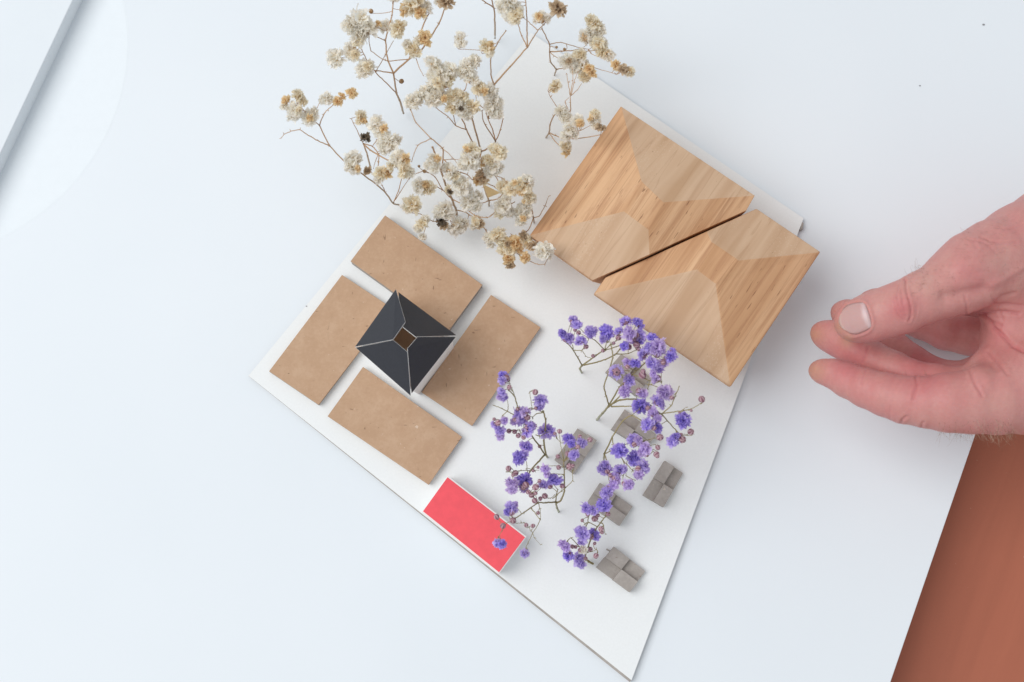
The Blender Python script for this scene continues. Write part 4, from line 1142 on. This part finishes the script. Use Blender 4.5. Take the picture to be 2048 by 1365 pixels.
# ------------------------------------------------------------------ the hand
def build_hand():
    def zp(x, y, h):                      # traced on an enlargement of the photograph
        return P(1580 + x / 2.624, 380 + y / 2.624, h)
    def R(px, h):                         # radius traced in photo pixels -> mm
        return px * mm_per_px(h)
    # chains of tapered capsules: (point, radius mm)
    thumb = [(zp(322, 700, 54), R(33, 54)), (zp(352, 690, 55), R(43.5, 55)), (zp(430, 668, 58), R(49, 58)), (zp(520, 640, 60), R(51, 60)), (zp(590, 617, 62), R(52.5, 62)),
             (zp(700, 565, 63), R(54, 63)), (zp(790, 530, 63), R(57, 63)), (zp(880, 478, 62), R(66, 62))]
    index = [(zp(143, 948, 40), R(17, 40)), (zp(168, 953, 41.5), R(24.5, 41.5)), (zp(225, 965, 44), R(29, 44)), (zp(300, 1000, 47), R(34, 47)), (zp(400, 1042, 51), R(38.5, 51)), (zp(500, 1075, 54), R(43, 54)),
             (zp(600, 1102, 56), R(47, 56)), (zp(720, 1115, 58), R(51, 58)), (zp(830, 1115, 59), R(57, 59)), (zp(950, 1115, 59), R(60, 59))]
    middle = [(zp(160, 750, 27), R(20, 27)), (zp(192, 762, 28), R(30, 28)), (zp(245, 778, 30), R(35, 30)), (zp(330, 830, 34), R(36, 34)), (zp(430, 885, 38), R(34.5, 38)), (zp(540, 935, 42), R(34, 42)),
              (zp(640, 985, 45), R(35, 45)), (zp(760, 1030, 46), R(44, 46)), (zp(900, 1060, 46), R(50, 46))]
    ring = [(zp(262, 640, 17), R(18, 17)), (zp(300, 655, 17), R(31, 17)), (zp(400, 720, 18), R(37, 18)), (zp(520, 822, 19), R(36, 19)), (zp(640, 902, 22), R(33, 22)), (zp(760, 975, 26), R(35, 26)), (zp(900, 1020, 30), R(46, 30))]
    pinky = [(zp(408, 580, 9.5), R(18, 10)), (zp(450, 590, 9.5), R(28, 10)), (zp(560, 640, 10), R(33, 10)), (zp(690, 692, 9), R(34, 9)), (zp(820, 735, 9.5), R(40, 9.5)), (zp(930, 750, 10), R(44, 10)), (zp(1060, 770, 12), R(50, 12))]
    palm = [
        # thenar and first metacarpal up to the wrist
        [(zp(870, 480, 61), R(65, 61)), (zp(965, 420, 60), R(76, 60)), (zp(1080, 370, 57), R(82, 57)), (zp(1230, 330, 52), R(100, 52)), (zp(1420, 260, 46), R(112, 46)), (zp(1900, 120, 42), R(108, 42))],
        # ball of the thumb, hanging below it
        [(zp(740, 565, 45), R(40, 45)), (zp(880, 520, 40), R(52, 40)), (zp(1000, 495, 34), R(66, 34)), (zp(1230, 480, 30), R(95, 30))],
        # dorsal side: index metacarpal
        [(zp(830, 1118, 59), R(56, 59)), (zp(960, 1112, 59), R(60, 59)), (zp(1080, 1098, 58), R(70, 58)), (zp(1250, 1050, 55), R(88, 55)), (zp(1500, 900, 48), R(110, 48))],
        [(zp(900, 1060, 46), R(50, 46)), (zp(1130, 1050, 44), R(62, 44)), (zp(1400, 800, 40), R(110, 40))],
        [(zp(900, 1020, 30), R(46, 30)), (zp(1120, 990, 28), R(66, 28)), (zp(1400, 700, 32), R(110, 32))],
        [(zp(1060, 770, 12), R(50, 12)), (zp(1200, 760, 18), R(70, 18)), (zp(1420, 560, 32), R(112, 32))],
        # skin web between thumb and index
        [(zp(1130, 480, 52), R(72, 52)), (zp(1150, 640, 50), R(46, 50)), (zp(1160, 800, 49), R(48, 49)), (zp(1130, 960, 50), R(56, 50))],
        [(zp(1060, 640, 44), R(18, 44)), (zp(1075, 760, 42), R(24, 42)), (zp(1080, 880, 44), R(30, 44))],
        [(zp(1040, 930, 50), R(32, 50)), (zp(1080, 985, 53), R(40, 53))],
        # filling body of the palm and the wrist
        [(zp(1345, 500, 44), R(100, 44)), (zp(1365, 800, 42), R(104, 42)), (zp(1330, 960, 44), R(94, 44))],
        [(zp(1420, 330, 42), R(125, 42)), (zp(1520, 560, 40), R(135, 40)), (zp(1460, 800, 40), R(120, 40))],
        [(zp(1520, 480, 42), R(140, 42)), (zp(2100, 330, 48), R(125, 48)), (zp(2700, 150, 55), R(135, 55))],
        [(zp(1520, 650, 40), R(130, 40)), (zp(2100, 470, 46), R(120, 46)), (zp(2700, 280, 52), R(130, 52))],
    ]
    step = 0.52
    allp = [p for ch in [thumb, index, middle, ring, pinky] for p, r in ch]
    lo = np.min(allp, 0) - 12
    lo[2] = 0.0
    hi = np.array([P(2300, 600, 45)[0], np.max(allp, 0)[1] + 42, 84.0])
    lo[1] -= 6
    nx, ny, nz = [int(math.ceil((hi[i] - lo[i]) / step)) for i in range(3)]
    X = (lo[0] + step * np.arange(nx)).astype(np.float32)[:, None, None]
    Y = (lo[1] + step * np.arange(ny)).astype(np.float32)[None, :, None]
    Zz = (lo[2] + step * np.arange(nz)).astype(np.float32)[None, None, :]
    def seg(a, ra, b, rb, X, Y, Zz):
        ab = b - a
        L2 = float(ab @ ab)
        t = ((X - a[0]) * ab[0] + (Y - a[1]) * ab[1] + (Zz - a[2]) * ab[2]) / L2
        np.clip(t, 0, 1, out=t)
        d = np.sqrt((X - a[0] - t * ab[0]) ** 2 + (Y - a[1] - t * ab[1]) ** 2 + (Zz - a[2] - t * ab[2]) ** 2)
        return d - (ra + (rb - ra) * t)
    def smin(a, b, k):
        h = np.clip(0.5 + 0.5 * (b - a) / k, 0, 1)
        return b + (a - b) * h - k * h * (1 - h)
    def chain(ch, k, X, Y, Zz):
        d = None
        for (a, ra), (b, rb) in zip(ch[:-1], ch[1:]):
            e = seg(a, ra, b, rb, X, Y, Zz)
            d = e if d is None else smin(d, e, k)
        return d
    def sdf(X, Y, Zz):
        dp = None
        for ch in palm:
            e = chain(ch, 2.0, X, Y, Zz)
            dp = e if dp is None else smin(dp, e, 5.0)
        dp = smin(dp, chain(thumb, 1.2, X, Y, Zz), 3.5)
        dp = smin(dp, chain(index, 1.2, X, Y, Zz), 2.2)
        for f in (middle, ring, pinky):
            dp = smin(dp, chain(f, 1.2, X, Y, Zz), 0.9)
        return dp
    D = sdf(X, Y, Zz)
    # ---- surface nets
    ins = D < 0
    def corner(i, j, k):
        return D[i:nx - 1 + i, j:ny - 1 + j, k:nz - 1 + k]
    cs = {}
    cnt = np.zeros((nx - 1, ny - 1, nz - 1), np.int8)
    for i in (0, 1):
        for j in (0, 1):
            for k in (0, 1):
                cs[i, j, k] = corner(i, j, k)
                cnt += (cs[i, j, k] < 0)
    act = (cnt > 0) & (cnt < 8)
    ci = np.argwhere(act)
    cv = {k: v[act] for k, v in cs.items()}
    acc = np.zeros((len(ci), 3))
    num = np.zeros(len(ci))
    keys = list(cv)
    for a in keys:
        for ax in range(3):
            if a[ax] == 0:
                b = list(a)
                b[ax] = 1
                b = tuple(b)
                va, vb = cv[a], cv[b]
                m = (va < 0) != (vb < 0)
                t = np.where(m, va / np.where(m, va - vb, 1), 0)
                for q in range(3):
                    acc[:, q] += np.where(m, (a[q] + (t if q == ax else 0)), 0)
                num += m
    V = lo + step * (ci + acc / num[:, None])
    idx = -np.ones((nx - 1, ny - 1, nz - 1), np.int64)
    idx[act] = np.arange(len(ci))
    quads = []
    for ax in range(3):
        sl0 = [slice(None)] * 3
        sl1 = [slice(None)] * 3
        sl0[ax] = slice(0, -1)
        sl1[ax] = slice(1, None)
        ch = ins[tuple(sl0)] != ins[tuple(sl1)]
        e = np.argwhere(ch)
        u, w = [q for q in range(3) if q != ax]
        ok = (e[:, u] > 0) & (e[:, w] > 0) & (e[:, u] < (nx, ny, nz)[u] - 1) & (e[:, w] < (nx, ny, nz)[w] - 1)
        e = e[ok]
        flip = ins[tuple(e.T)]
        def at(du, dw):
            f = e.copy()
            f[:, u] += du
            f[:, w] += dw
            return idx[tuple(f.T)]
        q = np.stack([at(-1, -1), at(0, -1), at(0, 0), at(-1, 0)], 1)
        if ax == 1:
            flip = ~flip
        q[~flip] = q[~flip][:, ::-1]
        quads.append(q)
    Q = np.vstack(quads)
    # light Laplacian smoothing
    def smooth(V, it):
        e = np.vstack([Q[:, [0, 1]], Q[:, [1, 2]], Q[:, [2, 3]], Q[:, [3, 0]]])
        for _ in range(it):
            s = np.zeros_like(V)
            n = np.zeros(len(V))
            for q in range(3):
                s[:, q] += np.bincount(e[:, 0], V[e[:, 1], q], len(V)) + np.bincount(e[:, 1], V[e[:, 0], q], len(V))
            n += np.bincount(e[:, 0], minlength=len(V)) + np.bincount(e[:, 1], minlength=len(V))
            V = V * 0.4 + 0.6 * s / np.maximum(n, 1)[:, None]
        return V
    V = smooth(V, 4)
    def normals(V):
        a = V[Q[:, 2]] - V[Q[:, 0]]
        b = V[Q[:, 3]] - V[Q[:, 1]]
        fn = np.cross(a, b)
        n = np.zeros_like(V)
        for c in range(4):
            for q in range(3):
                n[:, q] += np.bincount(Q[:, c], fn[:, q], len(V))
        return n / (np.linalg.norm(n, axis=1)[:, None] + 1e-12)
    N = normals(V)
    if (N * (V - V.mean(0))).sum() < 0:
        Q = Q[:, ::-1].copy()
        N = -N
    # ---- creases, knuckle folds and tendons traced on the photograph
    px = project(V)
    zc = np.stack([(px[:, 0] - 1580) * 2.624, (px[:, 1] - 380) * 2.624], 1)
    view = CAM - V
    view /= np.linalg.norm(view, axis=1)[:, None]
    front = np.clip(((N * view).sum(1) + 0.05) / 0.25, 0, 1)
    def dist(pl):
        best = np.full(len(V), 1e9)
        for (x0, y0), (x1, y1) in zip(pl[:-1], pl[1:]):
            ex, ey = x1 - x0, y1 - y0
            t = np.clip(((zc[:, 0] - x0) * ex + (zc[:, 1] - y0) * ey) / (ex * ex + ey * ey), 0, 1)
            best = np.minimum(best, np.hypot(zc[:, 0] - x0 - t * ex, zc[:, 1] - y0 - t * ey))
        return best
    high = lambda z: np.clip((V[:, 2] - z) / 3.0, 0, 1)
    creases = [  # polyline, width (enlarged px), depth mm, minimum height
        ([(603, 470), (612, 540), (630, 610), (634, 660), (622, 690)], 4.5, 0.62, 50),
        ([(572, 500), (560, 560), (572, 610), (585, 640)], 4, 0.30, 50),
        ([(545, 560), (552, 630), (580, 670), (600, 685)], 4, 0.26, 50),
        ([(585, 530), (590, 590), (600, 640)], 4, 0.24, 50),
        ([(660, 660), (665, 620), (668, 590)], 4, 0.15, 50),
        ([(925, 560), (928, 610), (925, 660)], 5, 0.30, 50),
        ([(960, 650), (1010, 650), (1060, 640), (1130, 640), (1200, 650)], 7, 0.55, 40),
        ([(1010, 650), (1060, 690), (1110, 710)], 6, 0.45, 40),
        ([(1020, 655), (1070, 720), (1120, 770), (1170, 820), (1228, 850)], 9, 0.7, 40),
        ([(1040, 850), (1080, 890), (1120, 940), (1140, 970)], 7, 0.4, 40),
        ([(945, 960), (965, 1010), (990, 1050), (1010, 1085)], 6, 0.5, 40),
        ([(1060, 600), (1110, 560), (1180, 540)], 8, 0.35, 40),
        ([(1080, 600), (1140, 600), (1228, 610)], 8, 0.30, 40),
        ([(1060, 560), (1090, 620), (1120, 690)], 6, 0.2, 40),
        ([(660, 985), (668, 1020), (655, 1060), (645, 1100)], 6, 0.42, 45),
        ([(400, 950), (385, 985), (375, 1020)], 6, 0.25, 40),
        ([(575, 1240), (590, 1205), (610, 1190)], 6, 0.5, 40),
        ([(695, 1260), (690, 1235), (700, 1220)], 6, 0.35, 40),
        ([(525, 1140), (520, 1180), (530, 1210)], 6, 0.2, 40),
        ([(410, 830), (395, 870), (380, 905)], 6, 0.35, 20),
        ([(1000, 250), (1060, 275), (1120, 280), (1190, 275)], 6, 0.32, 50),
        ([(970, 270), (1010, 275), (1060, 300)], 6, 0.22, 50),
        ([(930, 255), (960, 275), (980, 310)], 6, 0.25, 50),
        ([(1000, 330), (1040, 300), (1080, 330)], 6, 0.15, 50),
        ([(1228, 180), (1180, 200), (1120, 210)], 6, 0.2, 50),
        ([(880, 430), (960, 440), (1020, 425)], 6, 0.14, 50),
    ]
    disp = np.zeros(len(V))
    red = np.zeros(len(V))
    for pl, w, dep, mz in creases:
        dd = dist(pl)
        g = np.exp(-(dd / w) ** 2) * front * high(mz)
        disp -= dep * g
        disp += 0.35 * dep * np.exp(-((dd - 2.4 * w) / (1.6 * w)) ** 2) * front * high(mz)
        red += g * min(1, dep * 1.3)
    # hollow under the thumb's tendon, knuckle swelling, veins
    disp -= 1.7 * np.exp(-(dist([(820, 560), (920, 545), (1010, 530)]) / 38) ** 2) * front * high(44)
    disp += 0.9 * np.exp(-(dist([(560, 600), (600, 590)]) / 60) ** 2) * front * high(50)
    disp += 1.2 * np.exp(-(dist([(900, 400), (960, 360)]) / 70) ** 2) * front * high(45)
    disp += 0.5 * np.exp(-(dist([(1228, 400), (1120, 470), (1060, 500)]) / 18) ** 2) * front * high(45)
    disp += 1.3 * np.exp(-(dist([(985, 955), (1030, 1000)]) / 42) ** 2) * front * high(40)
    disp -= 0.9 * np.exp(-(dist([(1060, 900), (1075, 930)]) / 26) ** 2) * front * high(40)
    # thumb nail bed: recess with raised folds around it
    nc, na, nb = np.array([338.0, 678.0]), 82.0, 80.0
    axd = unit(np.array([590 - 322, 617 - 700.0]))
    pr = np.array([-axd[1], axd[0]])
    nu = (zc - nc) @ axd / na
    nv = (zc - nc) @ pr / nb
    sup = (np.abs(nu) ** 3.0 + np.abs(nv) ** 3.0) ** (1 / 3.0)
    thumbtop = front * high(52)
    disp -= 0.35 * np.clip((1.02 - sup) / 0.12, 0, 1) * thumbtop
    disp += 0.45 * np.exp(-((sup - 1.14) / 0.10) ** 2) * thumbtop * np.clip((nu + 0.75) / 0.5, 0, 1)
    V2 = V + N * disp[:, None]
    V2[:, 2] = np.maximum(V2[:, 2], 0.05)
    # ---- skin colour (pigment and blood, not light)
    def vnoise(s, seed):
        rg = np.random.default_rng(seed)
        out = np.zeros(len(V))
        for o_ in range(3):
            for _ in range(4):
                k = rg.normal(0, 1, 3) * s * (1.9 ** o_)
                out += np.sin(V @ k + rg.uniform(0, 6.28)) / (1.7 ** o_)
        return out / 6
    pale = np.array([0.585, 0.315, 0.275])
    pink = np.array([0.575, 0.215, 0.210])
    deep = np.array([0.53, 0.15, 0.155])
    k = 0.52 + 0.30 * vnoise(0.16, 3) + 0.16 * vnoise(0.6, 4)
    def blob(x, y, r, a):
        return a * np.exp(-(((zc[:, 0] - x) ** 2 + (zc[:, 1] - y) ** 2) / r ** 2))
    k += blob(590, 610, 60, 0.5) + blob(960, 430, 110, 0.30) + blob(650, 1040, 140, 0.35) + blob(330, 980, 120, 0.30) + blob(300, 830, 130, 0.35) + blob(720, 880, 160, 0.4)
    k += blob(1080, 760, 90, 0.2) - blob(470, 590, 80, 0.35) - blob(700, 470, 110, 0.40) - blob(1150, 400, 150, 0.35) - blob(250, 1080, 80, 0.25) - blob(800, 1240, 200, 0.12) - blob(1150, 1150, 120, 0.2)
    k += 0.35 * red
    k = np.clip(k, 0, 1.25)
    col = pale[None] + (pink - pale)[None] * np.clip(k, 0, 1)[:, None]
    col = col + (deep - pink)[None] * np.clip(k - 0.75, 0, 0.5)[:, None]
    # yellowish callused finger ends
    for x, y, r in ((130, 950, 55), (130, 760, 50), (262, 720, 32), (300, 790, 40)):
        w = np.clip(blob(x, y, r, 0.8), 0, 0.8)[:, None]
        col = col * (1 - w) + np.array([0.52, 0.275, 0.185]) * w
    col *= (1 + 0.05 * vnoise(2.2, 9))[:, None]
    og = np.array([P(1980, 700, 0)[0], P(1980, 700, 0)[1], 0.0])
    me = bpy.data.meshes.new('hand')
    me.vertices.add(len(V2))
    me.vertices.foreach_set('co', ((V2 - og) * MM).astype(np.float32).ravel())
    me.loops.add(len(Q) * 4)
    me.loops.foreach_set('vertex_index', Q.astype(np.int32).ravel())
    me.polygons.add(len(Q))
    me.polygons.foreach_set('loop_start', np.arange(0, len(Q) * 4, 4, dtype=np.int32))
    me.polygons.foreach_set('use_smooth', np.ones(len(Q), bool))
    me.update(calc_edges=True)
    at = me.color_attributes.new('Col', 'FLOAT_COLOR', 'POINT')
    c4 = np.ones((len(V2), 4), np.float32)
    c4[:, :3] = np.clip(col, 0, 1)
    at.data.foreach_set('color', c4.ravel())
    # skin material
    t = NT('skin')
    a = t.n('ShaderNodeAttribute')
    a.attribute_name = 'Col'
    v = t.coord()
    f = t.noise(v, 330, 5, 0.65)
    c = t.mix(t.ramp(f, [(0.35, (0.0, 0.0, 0.0)), (0.72, (0.28, 0.28, 0.28))]), a.outputs['Color'], (0.50, 0.17, 0.165))
    t.base(c)
    t.rough(0.5, 0.38)
    t.b.inputs['Subsurface Weight'].default_value = 0.22
    t.b.inputs['Subsurface Radius'].default_value = (1.0, 0.35, 0.2)
    t.b.inputs['Subsurface Scale'].default_value = 0.0022
    vo = t.n('ShaderNodeTexVoronoi')
    vo.inputs['Scale'].default_value = 1100
    t.l(v, vo.inputs['Vector'])
    ad = t.n('ShaderNodeMath', operation='ADD')
    t.l(vo.outputs['Distance'], ad.inputs[0])
    t.l(t.noise(v, 700, 4, 0.7), ad.inputs[1])
    t.bump(ad.outputs[0], 0.30, 0.00022)
    me.materials.append(t.m)
    ho = link('hand', me, None, og)
    tag(ho, 'bare right hand resting on its side beside the model, thumb over curled fingers', 'hand')
    # ---- nails: curved plates laid on the finger ends
    t = NT('nail')
    a = t.n('ShaderNodeAttribute')
    a.attribute_name = 'Col'
    t.base(a.outputs['Color'])
    t.rough(0.32, 0.5)
    t.b.inputs['Subsurface Weight'].default_value = 0.1
    t.b.inputs['Subsurface Scale'].default_value = 0.001
    nU, nV = 19, 17
    gu, gw = np.meshgrid(np.linspace(-1, 1, nU), np.linspace(-1, 1, nV), indexing='ij')
    gu, gw = gu.ravel(), gw.ravel()
    uu = gu * np.sqrt(np.maximum(0, 1 - np.where(gu < 0, 0.62, 0.12) * gw ** 2))
    ww = gw * np.sqrt(np.maximum(0, 1 - np.where(gu < 0, 0.58, 0.3) * gu ** 2))
    qx = nc[0] + axd[0] * uu * na * 0.98 + pr[0] * ww * nb * 0.96
    qy = nc[1] + axd[1] * uu * na * 0.98 + pr[1] * ww * nb * 0.96
    far = np.array([zp(a_, b_, 80.0) for a_, b_ in zip(qx, qy)])
    ray = far - CAM
    ray /= np.linalg.norm(ray, axis=1)[:, None]
    pp = far.copy()
    for _ in range(40):
        sd_ = sdf(pp[:, 0], pp[:, 1], pp[:, 2])
        pp += ray * (np.clip(sd_, -1, 3) * 0.8)[:, None]
    edge = np.maximum(np.abs(gu), np.abs(gw))
    lift = np.where(edge > 0.99, -0.35, 0.10)
    lift = np.where((gu < -0.9), 0.12, lift)
    pts = pp + np.stack([0 * lift, 0 * lift, lift], 1)
    lun = np.clip((uu - (0.52 + 0.25 * ww ** 2)) / 0.12, 0, 1) * np.clip((1 - np.abs(ww)) / 0.2, 0, 1)
    cols = np.array([0.56, 0.335, 0.315])[None] * (1 - lun[:, None]) + np.array([0.62, 0.44, 0.435])[None] * lun[:, None]
    fe = np.clip((-0.84 - gu) / 0.06, 0, 1)[:, None] * 0.55
    cols = cols * (1 - fe) + np.array([0.66, 0.50, 0.42]) * fe
    Fq = []
    for i in range(nU - 1):
        for j in range(nV - 1):
            Fq.append([i * nV + j, (i + 1) * nV + j, (i + 1) * nV + j + 1, i * nV + j + 1])
    nm = mesh('fingernail', np.array(pts) - og, Fq, ['nail'], None, np.array(cols), True)
    no = link('fingernail', nm, ho)
    so = no.modifiers.new('solid', 'SOLIDIFY')
    so.thickness = 0.0004
    so.offset = -1
    # ---- fine hairs
    g = Geo()
    hr = np.random.default_rng(21)
    def hairs(n, cond, bias, lo_, hi_, colr, curl):
        ids = np.where(cond)[0]
        if len(ids) == 0:
            return
        for i in hr.choice(ids, min(n, len(ids)), replace=False):
            d = unit(N[i] * 0.55 + np.array(bias) + hr.normal(0, 0.25, 3))
            L = hr.uniform(lo_, hi_)
            b1 = hr.normal(0, curl, 3)
            pth = [V2[i] + d * L * t_ + b1 * L * t_ * t_ - N[i] * 0.35 * L * t_ * t_ for t_ in np.linspace(0, 1, 6)]
            tube(g, [q - og for q in pth], np.linspace(0.032, 0.012, 6), [np.array(colr) * hr.uniform(0.7, 1.3)] * 6, 3)
    zx, zy = zc[:, 0], zc[:, 1]
    low = (zy > 1215) & (zx > 780) & (zx < 1180) & (V[:, 2] > 30)
    hairs(130, low, (-0.15, -0.75, 0.15), 2.2, 6.0, (0.30, 0.20, 0.13), 0.35)
    hairs(60, (zy > 1190) & (zx > 960) & (zx < 1180) & (front > 0.5), (0.25, -0.8, 0.1), 3.0, 6.5, (0.62, 0.47, 0.36), 0.15)
    upn = (zx > 610) & (zx < 760) & (front < 0.6) & (V[:, 2] > 50) & (N[:, 1] > 0.3)
    hairs(18, upn, (-0.6, 0.6, 0.1), 2.5, 5.5, (0.30, 0.21, 0.15), 0.4)
    top_ = (zx > 640) & (zx < 900) & (zy > 400) & (zy < 560) & (front > 0.7) & (V[:, 2] > 60)
    hairs(60, top_, (-0.9, -0.1, 0.0), 1.6, 3.8, (0.42, 0.24, 0.19), 0.25)
    back = (zx > 900) & (zx < 1225) & (zy > 150) & (zy < 480) & (front > 0.7)
    hairs(80, back, (-0.9, 0.1, 0.0), 1.4, 3.2, (0.42, 0.24, 0.19), 0.25)
    hm = mesh('hair', np.array(g.V), g.F, ['twig'], None, np.array(g.C), True)
    hob = link('hair', hm, ho)
    hob['kind'] = 'stuff'
build_hand()
